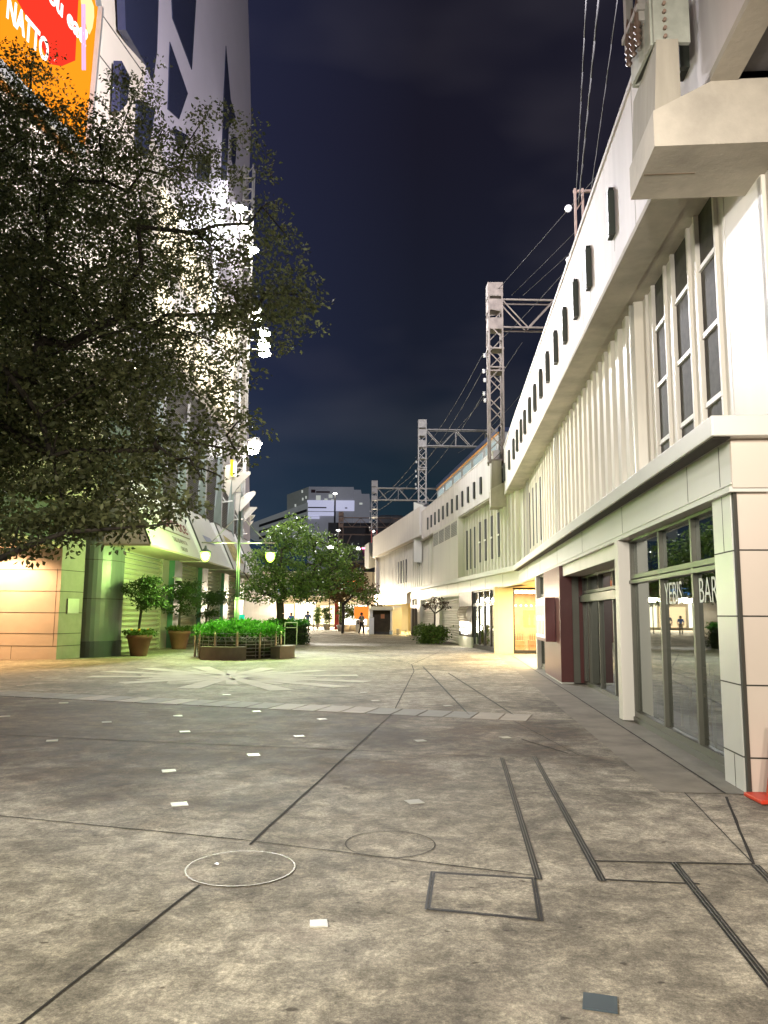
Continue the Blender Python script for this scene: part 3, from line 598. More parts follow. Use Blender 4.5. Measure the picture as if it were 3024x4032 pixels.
# ------------------------------------------------------------------ gantries (lattice masts with beam)
def gantry(x, y, zb, zt, w, label, m, beam_len=9., bdir=None, red=False):
    e = empty('catenary_gantry', (x, y, zb), label, 'gantry', 'overhead line gantries along the viaduct')
    h = w/2; b = MB()
    for a in (-1, 1):
        for c in (-1, 1): b.bar((x+a*h, y+c*h, zb), (x+a*h, y+c*h, zt), .075)
    b.build('mast', m, e)
    b = MB(); z = zb; k = 0; st = w*1.05
    while z < zt-1.2:
        z2 = min(z+st, zt-1.2)
        for (p, q) in (((-1, -1), (1, -1)), ((1, -1), (1, 1)), ((1, 1), (-1, 1)), ((-1, 1), (-1, -1))):
            if k % 2: p, q = q, p
            b.bar((x+p[0]*h, y+p[1]*h, z), (x+q[0]*h, y+q[1]*h, z2), .04)
        z = z2; k += 1
    for zz in (zb+.1, (zb+zt)/2, (zb+zt)/2+.15, zt-3.0): b.box(x-h-.06, x+h+.06, y-h-.06, y+h+.06, zz, zz+.06)
    b.build('lacing', m, e)
    b = MB(); b.box(x-h-.04, x+h+.04, y-h-.04, y+h+.04, zt-.62, zt); b.box(x-h-.03, x+h+.03, y-h-.03, y+h+.03, zt-1.25, zt-.75); b.box(x-h-.03, x+h+.03, y-h-.03, y+h+.03, zt-2.1, zt-1.6); b.build('head_plate', m, e)
    # beam
    d = (bdir or Vector((1, .02, 0))).normalized(); u = Vector((-d.y, d.x, 0)); zt1, zb1 = zt-.75, zt-2.0; b = MB()
    P = Vector((x+h, y, 0))
    for s_ in (-1, 1):
        for zz in (zt1, zb1): b.bar(P+u*s_*h*.8+Vector((0, 0, zz)), P+d*beam_len+u*s_*h*.8+Vector((0, 0, zz)), .07)
        n = max(4, int(beam_len/1.1)); 
        for i in range(n):
            a0, a1 = beam_len*i/n, beam_len*(i+1)/n; za, zc = (zb1, zt1) if i % 2 else (zt1, zb1)
            b.bar(P+d*a0+u*s_*h*.8+Vector((0, 0, za)), P+d*a1+u*s_*h*.8+Vector((0, 0, zc)), .045)
            if i % 2 == 0: b.bar(P+d*a0+u*s_*h*.8+Vector((0, 0, zb1)), P+d*a0+u*s_*h*.8+Vector((0, 0, zt1)), .035)
    b.build('beam', m, e)
    ins = MB()
    for i, zz in enumerate((zt-3.2, zt-3.9, zt-4.3, zt-4.9, zt-5.2)):
        ins.lathe((x-h-.16-.04*(i % 2), y, zz), [(.02, -.09), (.07, -.07), (.03, -.03), (.08, 0), (.03, .04), (.07, .07), (.02, .09)], 8)
    ins.build('insulator', mat('porcelain', (.7, .7, .68), .3, var=0), e)
    ins = MB(); 
    for i, zz in enumerate((zt-3.2, zt-4.3, zt-5.2)): ins.bar((x-h, y, zz), (x-h-.2, y, zz), .04)
    ins.build('insulator_arm', m, e)
    if red:
        r = MB()
        r.box(x-h-.05, x+h+.05, y-h-.05, y+h+.05, zb-.1, zb+.15)
        for a in (-1, 1):
            for c in (-1, 1): r.box(x+a*h-.045, x+a*h+.045, y+c*h-.045, y+c*h+.045, zb+.2, zb+2.6)
        r.build('red_band', mat('red_paint', (.5, .06, .04), .5, var=.1), e)
    return e
G0 = gantry(2.64, 6.98, 7.25, 15.2, .36, 'gantry mast rising from the nearest concrete pier head at the top edge', steel, 8)
MB().box(2.50, 2.84, 6.60, 6.64, 6.89, 7.4).box(2.50, 2.84, 7.2, 7.24, 6.89, 7.4).box(2.48, 2.51, 6.641, 7.199, 6.89, 7.4).build('base_plate', mat('pale_green_steel', (.42, .44, .38), .5, metal=.2, var=.12, scale=6), G0)
for k in range(5):
    MB().tube((2.60, 6.60, 6.94+.085*k), (2.60, 6.57, 6.94+.085*k), .017, n=8).build('bolt', steel_d, G0)
for k in range(3): MB().lathe((2.42, 6.8+.14*k, 7.12), [(.01, -.12), (.035, -.09), (.015, -.06), (.04, -.02), (.015, 0), (.04, .04), (.015, .08), (.035, .11), (.01, .4)], 10).build('insulator', mat('brown_porcelain', (.09, .06, .045), .35, var=.1), G0)
gantry(4.76, 32.3, 7.9, 15.9, .58, 'brown lattice gantry with long beam behind the second pier head', mat('gantry_tan', (.28, .235, .19), .55, metal=.2, var=.2, scale=3), 9)
gantry(2.84, 57, 8.4, 16.1, .56, 'grey lattice gantry above the tall white box', steel, 9)
gantry(-1.0, 80, 7.6, 15.4, .56, 'far gantry whose lower mast is painted red', steel, 11, red=True)
gantry(-5.75, 103, 7.6, 15.1, .56, 'farthest gantry, dim brown, just above the tree', steel_d, 14)
e = empty('feeder_pole', (6.4, 24, 7.7), 'short brown steel pole with crossarm showing above the parapet', 'pole')
b = MB(); 
for a in (0, .25): b.bar((6.25+a, 24, 7.7), (6.25+a, 24, 15.6), .07)
for k in range(9): b.bar((6.25, 24, 8+.85*k), (6.5, 24, 8.4+.85*k), .04)
b.build('pole', steel_d, e)
b = MB(); b.bar((6.2, 24, 15.5), (7.6, 24.1, 15.6), .08).bar((6.5, 24, 14.7), (7.3, 24.1, 15.5), .05); b.build('crossarm', steel_d, e)
b = MB()
for zz in (14.9, 13.1, 12.8): b.lathe((6.02, 24, zz), [(.02, -.13), (.1, -.08), (.13, 0), (.1, .08), (.02, .13)], 10)
b.build('insulator', mat('porcelain', (.7, .7, .68), .3, var=0), e)
# wires
wm = mat('wire', (.07, .068, .065), .7, metal=.0, var=0)
def wire(p, q, sag, r, label):
    p, q = Vector(p), Vector(q); n = 14; m = MB()
    m.path([p.lerp(q, i/n)-Vector((0, 0, sag*4*(i/n)*(1-i/n))) for i in range(n+1)], r*.8, 4)
    return tag(m.build('overhead_wire', wm), label, 'wire', 'overhead wires along the railway')
wire((2.5, 7, 15.2), (6.3, 24, 15.5), .2, .018, 'topmost wire from the nearest gantry to the brown pole')
wire((3.0, 7, 15.9), (6.35, 24, 15.0), .3, .025, 'second wire from the nearest gantry to the brown pole')
wire((3.6, 7, 16.5), (6.6, 24, 14.4), .3, .014, 'thin wire just right of the pair running to the brown pole')
wire((4.4, 7, 16), (7.0, 22, 14.4), .2, .014, 'rightmost steep thin wire crossing the dark sky by the parapet')
wire((6.1, 24, 13), (4.3, 32.3, 12.7), .1, .012, 'low wire linking brown pole and lattice gantry')
for k, (a, b_, lab) in enumerate((((9.2, 8.5, 15.2), (4.85, 32.2, 15.6), 'uppermost slanting wire above the lattice gantry beam'), ((9.9, 9.5, 14.8), (5.5, 32.2, 15.4), 'middle slanting wire meeting the lattice gantry beam'), ((10.4, 10, 14.5), (6.0, 32.2, 15.4), 'lowest slanting wire meeting the lattice gantry beam'))):
    wire(a, b_, .2, .014, lab)
for k, (z1, z2, dx, lab) in enumerate(((12.7, 13.2, -.25, 'upper wire between the lattice gantry and the grey gantry'), (12.0, 12.2, -.25, 'middle wire between the lattice gantry and the grey gantry'), (11.0, 11.3, -.2, 'lower wire between the lattice gantry and the grey gantry'), (13.3, 14.2, 1.5, 'contact wire under the beams between first two far gantries'), (13.0, 13.6, 3.0, 'inner contact wire under the beams over the tracks'))):
    wire((4.45+dx, 32.3, z1), (2.55+dx, 57, z2), .5, .016, lab)
for k, (z1, dx, lab) in enumerate(((14.2, 1.5, 'wire from the grey gantry beam to the red mast gantry'), (13.2, -.1, 'outer wire from the grey gantry to the red mast gantry'), (12.0, -.1, 'lowest wire from the grey gantry to the red mast gantry'))):
    wire((2.6+dx, 57, z1), (-1.2+dx, 80, z1), .5, .02, lab)

# ------------------------------------------------------------------ left department store
LB = empty('department_store', (-10.2, 28, 0), 'tall pale department store on the left with white sign awnings and dark angular windows', 'building')
stone_w = mat('beige_stone_wall', (.52, .46, .38), .6, var=.06, scale=1.5)
stone_g = mat('grey_green_stone', (.13, .16, .135), .35, var=.08, scale=1.2)
facade_m = mat('store_facade', (.55, .50, .56), .6, var=.04, scale=.3)
# recessed entrance with orange-lit end wall
m = MB(); m.box(-20, -10.62, 25.5, 26.5, 0, 4.2); w_ = m.build('entrance_end_wall', stone_w, LB)
m = MB()
for z in (.42, .82, 1.5, 2.2, 2.9): m.box(-20, -10.615, 25.492, 25.6, z, z+.018)
for x in (-12.1, -15): m.box(x, x+.012, 25.492, 25.6, 0, .42)
m.box(-10.75, -10.742, 25.492, 25.6, .42, 2.95); m.build('panel_joint', seam, w_)
m = MB(); m.hexa([Vector(p) for p in ((-10.62, 25.5, 0), (-10.28, 26.7, 0), (-11.3, 26, 0), (-11, 27, 0), (-10.62, 25.5, 5.2), (-10.28, 26.7, 5.2), (-11.3, 26, 5.2), (-11, 27, 5.2))]); cpz = m.build('corner_pier', mat('olive_stone', (.30, .28, .23), .6, var=.08), LB)
m = MB()
FL = Fr(-10.62-25.5*.2833, .2833, side=1)
for z in (.42, .82, 1.5, 2.2, 2.9): m.box(25.45, 26.72, -.02, .008, z, z+.02, fr=FL)
m.build('panel_joint', seam, cpz)
m = MB(); m.box(25.85, 26.4, .0, .05, 1.48, 1.98-.0, fr=FL); m.build('stainless_panel', alum_l, LB, .006)
m = MB(); m.box(-20, -10.7, 14, 25.5, 3.62, 3.8); m.build('entrance_ceiling', mat('entrance_ceiling', (.62, .5, .36), .6, var=.03), LB)
FW = Fr(-9.7-.184*28.3, .184, side=1)      # angled near wing, s = world Y
m = MB(); m.box(8, 28.3, -.8, 0, 5.2, 40, fr=FW); wing = m.build('wing_wall', mat('wing_cladding', (.62, .55, .44), .6, var=.04, scale=.5), LB)
m = MB(); m.box(13, 26.6, -1.2, -.62, 3.6, 5.2, fr=FW); m.build('canopy_fascia', stone_g, LB)
m = MB()
for z in [5.2+1.6*k for k in range(20)]: m.box(8, 28.3, -.1, .012, z, z+.05, fr=FW)
m.build('cladding_joint', seam, wing)
e_ = empty('downlight', (-12.3, 24.6, 3.6), 'round recessed warm downlight in the orange lit entrance ceiling', 'light')
m = MB(); disc(m, (-12.3, 24.6), 0, .11, 3.612, 20); m.build('lens', emis('warm_lens', (1, .85, .6), 30), e_)
light('downlight_lamp', 'SPOT', (-12.3, 24.3, 3.55), 560, (1, .58, .30), .1, (-12.3, 24.75, 0), 2.7, parent=e_)
light('downlight_lamp', 'SPOT', (-15.5, 20, 3.55), 900, (1, .55, .24), .1, (-15.2, 20, 0), 2.8, parent=e_)
e_ = empty('intercom_panel', (-12.6, 25.48, 1.5), 'small grey intercom plate on the orange wall', 'wall plate')
m = MB(); m.box(-12.68, -12.57, 25.46, 25.49, 1.4, 1.56); m.build('plate', alum, e_)
# pillars, shutters
grn = mat('green_glazed_column', (.10, .26, .17), .3, var=.08)
dkst = mat('dark_plinth_stone', (.05, .06, .065), .4, var=.1)
def pillar(y0, y1, x, zt=4.0, first=False):
    m = MB()
    if first:
        n = 10; pr = [(-10.3+.85*math.sin(i/n*math.pi/2), 26.65+(y1-26.65)*(1-math.cos(i/n*math.pi/2))) for i in range(n+1)]
        poly = pr+[(-11.2, y1), (-11.2, 26.65)]
        p = MB().prism([Vector((a, b, .55)) for a, b in poly], (0, 0, 8)).build('column', stone_g, LB)
        MB().prism([Vector((a+(.03 if a > -11 else 0), b, 0)) for a, b in poly], (0, 0, .548)).build('column_plinth', dkst, p)
        m = MB()
        for z in (2.0, 3.35):
            for (a, b), (c, d_) in zip(pr, pr[1:]): m.bar((a+.004, b, z), (c+.004, d_, z), .02, .02)
        m.build('joint', seam, p)
    else:
        p = MB().box(x-.8, x, y0, y1, .45, zt).build('column', stone_g, LB)
        MB().box(x-.8, x+.02, y0-.02, y1+.02, 0, .448).build('column_plinth', dkst, p)
        MB().box(x-.5, x+.004, y0-.05, y0-.001, 0, zt).build('green_face', grn, p)
pillar(26.65, 28.2, -9.5, first=True)
FS = Fr(-9.9, .006, side=1)
rg = mat('roller_shutter_store', (.55, .55, .40), .45, metal=.1, var=.05)
sh_spans = [(28.2, 33.6), (36.0, 39.4), (41.6, 45.0), (47.2, 50.5)]
for s0, s1 in sh_spans: shutter(FS, s0, s1, 0, 0, 4.0, LB, rg, .2, .09)
fbs('shutter_jamb', mat('jamb_beige', (.42, .40, .31), .5, var=.05), LB, [(33.6, 34.6, -.1, .1, 0, 4.0), (39.4, 39.9, -.1, .1, 0, 4), (45, 45.5, -.1, .1, 0, 4)], FS)
for y0 in (34.65, 39.95, 45.55, 50.6): pillar(y0, y0+1.3, -9.35)
fb('lobby_infill', stone_w, LB, [(51.9, 70, -.4, 0, 0, 4.0)], FS)
# main facade above, with slightly bowed far edge
edge = [(980, 2300), (976, 1400), (980, 705), (987, 560), (989, 470), (984, 240), (976, 0), (970, -300), (955, -800)]
poly = []
for x, y in edge:
    p = onx(x, y, -9.7); poly.append(p)
base_top = [Vector((-9.7, 28.3, 60)), Vector((-9.7, 28.3, 6.5))]
poly[0] = Vector((-9.7, poly[0].y, 6.5))
mf = MB(); mf.prism(poly+base_top, (-6, 0, 0)); fac = mf.build('main_facade', facade_m, LB)
print('edge', [tuple(round(c, 1) for c in p) for p in poly])
win_m = mat('dark_facade_window', (.03, .035, .07), .25, var=.1)
K = 1.276
for shp in ([(625, -60), (800, -60), (790, 260), (770, 410), (735, 330), (690, 250), (632, 150)], [(862, -60), (990, -60), (965, 350), (868, 90)], [(855, 210), (945, 470), (900, 600), (845, 550)],
            [(1137, 230), (1160, 500), (1185, 590), (1150, 640), (1140, 905), (1113, 905), (1125, 500)], [(1164, 680), (1190, 690), (1186, 790), (1178, 860), (1164, 800)], [(612, 305), (655, 390), (640, 520), (600, 560)], [(870, 640), (945, 680), (900, 760)],
            [(700, 500), (780, 560), (740, 800), (690, 760)], [(1000, 760), (1060, 800), (1050, 930), (990, 900)]):
    MB().prism([onx(x/K, y/K, -9.66) for x, y in shp], (-.3, 0, 0)).build('angular_window', win_m, LB)
# mid facade: fins, louvres and upper slanted panels
louv = mat('dark_louvre', (.10, .09, .09), .5, var=.1)
m = MB(); m.box(-9.9, -9.65, 28.3, 52, 6.4, 12.4); lv = m.build('louvre_wall', louv, LB)
m = MB()
for k in range(60): m.box(-9.66, -9.63, 28.3, 52, 6.45+.1*k, 6.48+.1*k)
m.build('louvre_slat', mat('louvre_slat', (.2, .18, .17), .4, metal=.3, var=0), lv)
colY = [32., 36., 40., 44., 47.7, 50.8]
for y in colY:
    m = MB(); m.hexa([Vector(p) for p in ((-9.7, y-.7, 6.2), (-9.28, y, 6.2), (-9.7, y+.2, 6.2), (-9.45, y+.2, 6.2), (-9.7, y-.1, 10.5), (-9.38, y, 10.5), (-9.7, y+.15, 10.5), (-9.5, y+.15, 10.5))]); m.build('tapered_fin', mat('fin_grey_green', (.24, .28, .25), .4, var=.08), LB)
    m = MB(); m.box(-9.42, -9.30, y-.06, y+.08, 5.0, 11.5); m.build('fin_tube', steel, LB)
# slanted white sign awnings
aw = mat('white_awning', (.82, .80, .75), .45, var=.02)
awsoff = mat('awning_soffit', (.55, .50, .36), .55, var=.03)
def awning(y0, y1, label, xb=-8.15, xt=-9.4, zb=3.92, zt=6.5):
    e = empty('sign_awning', (-9.0, (y0+y1)/2, zb), label, 'awning', 'slanted white sign awnings over the shutters')
    i = .55
    MB().hexa([Vector(p) for p in ((xb, y0, zb), (xb, y1, zb), (-9.8, y0, zb), (-9.8, y1, zb), (xt, y0+i, zt), (xt, y1-i*.3, zt), (-9.8, y0+i, zt), (-9.8, y1-i*.3, zt))]).build('box', aw, e)
    MB().box(-9.9, xb+.01, y0, y1, zb-.07, zb-.003).build('soffit', awsoff, e)
    MB().bar((xb+.005, y0, zb), (xt+.005, y0+i, zt), .05).bar((xt+.01, y0+i, zt), (xt+.01, y1-i*.3, zt), .06).build('edge_trim', alum, e)
    return e
A1 = awning(26.9, 34.6, 'nearest white sign awning with dark red cafe lettering over the roller shutter')
A2 = awning(35.4, 41.2, 'second white sign awning with faint blue grey print')
A3 = awning(42., 47.5, 'third white sign awning with faint yellow print beside the lamp')
A4 = awning(48.2, 53., 'farthest white sign awning at the end of the row')
up = Vector((-1.25, 0, 2.58)).normalized(); red_t = mat('sign_dark_red', (.22, .03, .035), .5, var=0); gr_t = mat('sign_grey', (.25, .2, .18), .5, var=0)
def onaw(y, h): return Vector((-8.15+.03, y, 3.92))+up*h
text('Cerroce', 'lettering', red_t, A1, onaw(30.0, 1.12), (0, 1, 0), up, 1.0, .004, 1.15, bold=-.005)
MB().bar(onaw(29.3, .92), onaw(33.8, .92), .035).bar(onaw(29.3, .92), onaw(29.3, 1.6), .03).build('rule_line', gr_t, A1)
text('TAKASHIMAYA', 'lettering', gr_t, A1, onaw(30.6, .5), (0, 1, 0), up, .3, .003, 1.1); text('GROUP', 'lettering', gr_t, A1, onaw(31.3, .14), (0, 1, 0), up, .28, .003, 1.1)
MB().prism([onaw(37.2, 1.5), onaw(38.8, 1.5), onaw(39.3, 1.15), onaw(37.5, 1.15)], (.01, 0, 0)).build('print_mark', mat('blue_grey_print', (.4, .42, .55), .5, var=0), A2)
text('llll', 'lettering', mat('blue_grey_print', (.4, .42, .55), .5, var=0), A2, onaw(37.8, .6), (0, 1, 0), up, .5, .003, 1.2) if False else None
MB().prism([onaw(43.2, .6), onaw(46.3, .6), onaw(45.8, 2.0), onaw(43.4, 2.2)], (.01, 0, 0)).build('print_patch', mat('yellow_print', (.7, .6, .25), .5, var=.4, scale=3), A3)
# upper angular white panels standing out from the fins
kite = mat('white_fin_panel', (.66, .62, .54), .5, var=.03)
T = lambda x, y: (780+x/4.423, 1750+y/4.423)
kites = [([(372, 465), (500, 360), (560, 350), (590, 545), (530, 910), (372, 650)], [(592, 545), (700, 480), (790, 468), (905, 478), (910, 520), (770, 650), (592, 870)], 46.5),
         ([(590, 880), (700, 760), (740, 700), (738, 930), (690, 1230), (590, 1010)], [(742, 930), (840, 850), (960, 808), (1000, 825), (995, 870), (850, 1040), (725, 1170)], 49.5),
         ([(700, 1230), (760, 1130), (775, 1180), (760, 1330), (745, 1400)], [(778, 1190), (890, 1088), (1020, 1092), (1022, 1110), (900, 1240), (775, 1370)], 53),
         ([(770, 1380), (780, 1340), (782, 1400), (770, 1480)], [(784, 1350), (900, 1230), (990, 1226), (985, 1250), (880, 1370), (765, 1490)], 56),
         ([(775, 1470), (790, 1440), (790, 1500), (775, 1530)], [(792, 1440), (880, 1350), (960, 1330), (955, 1350), (850, 1480), (772, 1530)], 59)]
for k, (a, b, Y) in enumerate(kites):
    e = empty('wing_panel', at(*T(*b[0]), Y), ('largest white angular wing panel high on the store, nearest', 'second white angular wing panel below the first', 'third white angular wing panel, pale grey', 'fourth white wing panel, small and steep', 'lowest and farthest white wing panel by the lamp post')[k], 'panel', 'white angular wing panels on the store front')
    for pl_, dd in ((a, -1), (b, 1)):
        n = len(pl_); pts = []
        for (x, y) in pl_:
            yy = Y + (-.9 if x < b[0][0] else .5)*abs(x-b[0][0])/220.
            pts.append(at(*T(x, y), yy))
        MB().prism(pts, (0, .1, .02)).build('leaf_panel', kite, e)
# horizontal steel outriggers
for k, (p0, p1, Y) in enumerate((((330, 1020), (600, 980), 44), ((560, 1325), (800, 1290), 47.7), ((730, 1565), (860, 1550), 50.8))):
    a, b = at(*T(*p0), Y), at(*T(*p1), Y); a2 = at(*T(p0[0]-10, p0[1]-110), Y); mid_ = at(*T((p0[0]*.45+p1[0]*.55), (p0[1]+p1[1])/2), Y)
    e = empty('outrigger', a, ('upper white steel outrigger with stay on the store fin', 'middle white steel outrigger with stay', 'lowest small white steel outrigger')[k], 'bracket', 'steel outriggers on the store fins')
    m = MB(); m.tube(a, b, .04); m.build('arm', white, e); m = MB(); m.path([a2, (a2+mid_)/2+Vector((.1, 0, .12)), mid_], .03); m.build('stay', white, e)
# bright upper shopfront behind the tree
lit = mat('lit_cream_facade', (.60, .54, .44), .55, var=.06, scale=.4)
m = MB(); m.box(28.4, 52, 0, 0.03, 12.5, 21, fr=Fr(-9.7, 0, side=1)); m.build('bright_band', lit, LB)
for k, y in enumerate((31, 34.5, 38, 41.5, 45)):
    [MB().box(-9.63, -9.5, y, y+2.2, za, zb_).build('lit_window', emis('lit_window', (1, .86, .6), 1.6), LB) for za, zb_ in ((13.3, 15.6), (17, 19.6))]
# lit vertical signs
e = empty('vertical_sign', at(930, 1550, 50), 'tall white backlit vertical sign with pink mark near the lighting mast', 'sign')
a, b = at(918, 1700, 49.5), at(948, 1395, 49.5)
MB().box(a.x, b.x, 49.4, 49.9, a.z, b.z).build('face', emis('white_sign_face', (1, .95, .95), 1.3), e)
MB().box(a.x+.12, b.x-.12, 49.36, 49.39, a.z+2.6, a.z+3.4).build('mark', emis('pink_mark', (1, .35, .5), 1.2), e)
e = empty('vertical_sign', at(860, 1150, 40), 'big white glowing sign seen through the branches high on the store', 'sign')
a, b = at(800, 1320, 41), at(856, 960, 41)
MB().box(a.x, b.x, 41, 41.4, a.z, b.z).build('face', emis('white_sign_face2', (1, .97, 1), 1.3), e)
e = empty('vertical_sign', at(910, 1830, 46), 'small yellow lit banner sign beside the white wing panels', 'sign')
a, b = at(908, 1872, 45.5), at(919, 1812, 45.5)
MB().box(a.x, b.x, 45.4, 45.8, a.z, b.z).build('face', emis('yellow_face', (1, .72, .02), 1.6), e)
MB().box(b.x+.02, b.x+.16, 45.4, 45.8, a.z, b.z-.1).build('side_face', emis('cream_face', (1, .95, .7), 1.3), e)
# advertising billboard on the wing
BB = empty('billboard', FW(24, .3, 19), 'big orange and red lit advertising billboard at the top left corner', 'billboard')
ob = emis('billboard_orange', (1, .30, .012), .68); rb = emis('billboard_red', (1, .04, .02), .65)
pts = [FW(14, .25, 16.6), FW(23.95, .25, 16.6), FW(24.2, .25, 22.2), FW(23.85, .25, 22.9), FW(14, .25, 24.5)]
MB().prism(pts, FW.n*.25).build('orange_face', ob, BB)
def ws(px, py, n=.56):                       # picture point -> point on the wing plane
    a = FW.o+FW.n*n; r = Vector(ray(px, py)); c = Vector((0, 0, H)); t = (a-c).dot(FW.n)/r.dot(FW.n); return c+r*t
S_ = lambda x, y: (x/3.456, y/3.456)
rp_ = [FW(19.9, .51, 19.6), FW(20.15, .51, 19.02), FW(20.9, .51, 18.75), FW(21.84, .51, 18.24), FW(22.4, .51, 18.6), FW(23.05, .51, 19.3), FW(22.95, .51, 24.0), FW(19.0, .51, 24.0)]
MB().prism(rp_, FW.n*.02).build('red_field', rb, BB)
wl = emis('billboard_white', (1, .97, .9), 1.0)
text('Have you eat?', 'lettering', wl, BB, FW(23.6, .55, 20.15), FW.d, (0, 0, 1), .86, .01, .86, align='RIGHT', bold=.02)
text('NATTO', 'lettering', wl, BB, FW(19.75, .57, 18.1), FW.d, (0, 0, 1), 1.0, .01, .56, bold=.02)
text('NATTO', 'lettering', wl, BB, FW(19.6, .57, 17.3), FW.d, (0, 0, 1), .62, .01, .78, bold=.014) if False else None
m = MB()
for a_, b_2 in zip(pts, pts[1:]+pts[:1]): m.bar(a_+FW.n*.2, b_2+FW.n*.2, .14, .4)
m.build('frame', alum_l, BB)
# hand holding chopsticks shape on the billboard
hand = [(1095, -40), (1150, -60), (1230, -40), (1275, 90), (1278, 230), (1255, 380), (1215, 470), (1185, 430), (1170, 330), (1140, 250), (1110, 120)]
MB().prism([ws(*S_(x, y), .54) for x, y in hand], FW.n*.01).build('printed_hand', emis('hand_print', (1, .55, .25), 1.0), BB)
for x in (1120, 1150): MB().bar(ws(*S_(x, 60), .57), ws(*S_(x+5, 950), .57), .05).build('printed_stick', emis('stick_print', (.75, .35, .55), .9), BB)

# floodlight mast
LM = empty('floodlight_mast', (-8.7, 47, 0), 'tall lattice lighting mast on the store front carrying white floodlights', 'lighting mast')
xm, ym_ = at(955, 1500, 48).x, 48
m = MB()
for a in (-.3, .3):
    for c in (-.3, .3): m.bar((xm+a, ym_+c, 9), (xm+a, ym_+c, 31), .09)
for k in range(28):
    z = 9+.78*k; m.bar((xm-.3, ym_-.3, z), (xm+.3, ym_-.3, z+.78), .05); m.bar((xm-.3, ym_-.3, z), (xm+.3, ym_-.3, z), .06)
m.build('lattice', steel, LM)
heads = [((948, 820), (900, 800)), ((963, 902), (905, 886)), ((993, 984), (950, 975)), ((1012, 1225), (965, 1215)), ((1014, 1252), (968, 1250)), ((1039, 1312), (965, 1300)), ((1041, 1358), (965, 1337)), ((1041, 1392), (965, 1374)), ((1005, 1744), (960, 1733)), ((1000, 1760), (958, 1750)), ((994, 1776), (956, 1765))]
flood = emis('floodlight_lens', (1, .97, .93), 60)
for (hx, hy), (ax, ay) in heads:
    p, a = at(hx, hy, 47.2), at(ax, ay, 48)
    m = MB(); m.tube(a, p+Vector((0, 0, .25)), .05); o = m.build('arm', white, LM)
    m = MB(); m.lathe(p, [(.02, .34), (.26, .3), (.42, .0)], 14); m.build('floodlight', white, LM)
    m = MB(); m.lathe(p, [(.40, .01), (.36, -.08), (.2, -.18), (.01, -.22)], 14); m.build('floodlight_lens', flood, LM)
for p_, e_w, tg, cn in ((at(963, 902, 47), 11000, (3, 16, 7), 1.2), (at(1039, 1350, 47), 9000, (3.4, 26, 6), 1.2), (at(1000, 1755, 47), 11000, (-4.6, 40, 4.2), .75)):
    light('floodlight_lamp', 'SPOT', p_+Vector((.3, -.4, -.2)), e_w, (.95, .93, 1), .5, tg, cn, parent=LM, blend=1)
for p_, e_w, tg in ((at(948, 820, 46.), 500, (-9.7, 33, 27)), (at(1012, 1225, 46), 500, (-9.7, 36, 15))):
    light('floodlight_lamp', 'SPOT', p_+Vector((.6, -1.2, 0)), e_w, (.95, .93, 1), .6, tg, 2.3, parent=LM, blend=1)
WL = empty('wall_lamp', (-8.6, 26, 9.6), 'warm floodlight on an arm glimmering through the big tree', 'lamp')
m = MB(); m.tube((-10.1, 26.3, 10.2), (-8.7, 26.0, 10.2), .05); m.build('arm', white, WL)
m = MB(); m.box(-8.95, -8.45, 25.8, 26.2, 10.0, 10.22); m.build('housing', white, WL); m = MB(); m.box(-8.9, -8.5, 25.85, 26.15, 9.93, 9.995); m.build('lens', emis('warm_flood_lens', (1, .8, .6), 30), WL)
light('wall_lamp_light', 'SPOT', (-8.6, 25.9, 9.9), 10500, (1, .93, .85), .4, (4.5, 22, 8.0), 1.35, parent=WL, blend=1)
print('heads', [tuple(round(c, 1) for c in at(*h[0], 47)) for h in heads])

# ------------------------------------------------------------------ twin lamp post in round planter
PC = Vector((-5.15, 27.9, 0))
lampc = (.62, 1., .26)
globe_m = bpy.data.materials.new('lamp_globe_glass'); globe_m.use_nodes = True; t_ = globe_m.node_tree; t_.nodes.clear()
_e = N(t_, 'ShaderNodeEmission'); _e.inputs[0].default_value = (.5, 1, .06, 1); _e.inputs[1].default_value = 5.0; _t = N(t_, 'ShaderNodeBsdfTransparent'); _m = N(t_, 'ShaderNodeMixShader'); _m.inputs[0].default_value = .6
L(t_, _t.outputs[0], _m.inputs[1]); L(t_, _e.outputs[0], _m.inputs[2]); _o = N(t_, 'ShaderNodeOutputMaterial'); L(t_, _m.outputs[0], _o.inputs[0])
def lamppost(x, y, h, label, power=400):
    e = empty('street_lamp', (x, y, 0), label, 'street lamp', 'twin headed street lamps')
    pm = mat('lamp_green_post', (.16, .22, .17), .4, metal=.3, var=.08)
    m = MB(); m.tube((x, y, 0), (x, y, 2.0), .095, n=12); m.lathe((x, y, 2.0), [(.095, 0), (.09, .05), (.055, .1)], 12); m.tube((x, y, 2.08), (x, y, h+1.6), .055, .045, n=10); m.build('post', pm, e)
    m = MB(); m.tube((x-1.35, y, h+.45), (x+1.3, y, h+.45), .028, n=8); m.tube((x+.1, y, h+1.4), (x+1.0, y, h+.46), .015); m.tube((x-.1, y, h+1.4), (x-1.0, y, h+.46), .015); m.build('crossarm', alum_l, e)
    for s in (-1.2, 1.15):
        m = MB(); m.lathe((x+s, y, h), [(.03, .34), (.05, .24), (.09, .21), (.21, .12), (.22, .10), (.15, .10)], 16); k = m.build('lamp_shade', pm, e)
        m = MB(); m.lathe((x+s, y, h), [(.15, .1), (.17, .0), (.15, -.12), (.08, -.22), (.01, -.25)], 16); m.build('lamp_globe', globe_m, k); m = MB(); m.lathe((x+s, y, h), [(.01, .09), (.10, .05), (.125, -.03), (.09, -.13), (.01, -.17)], 12); m.build('bulb', emis('lamp_bulb', (.9, 1, .7), 30), k)
        light('lamp_light', 'POINT', (x+s, y, h-.45), power, lampc, .2, parent=e)
    return e
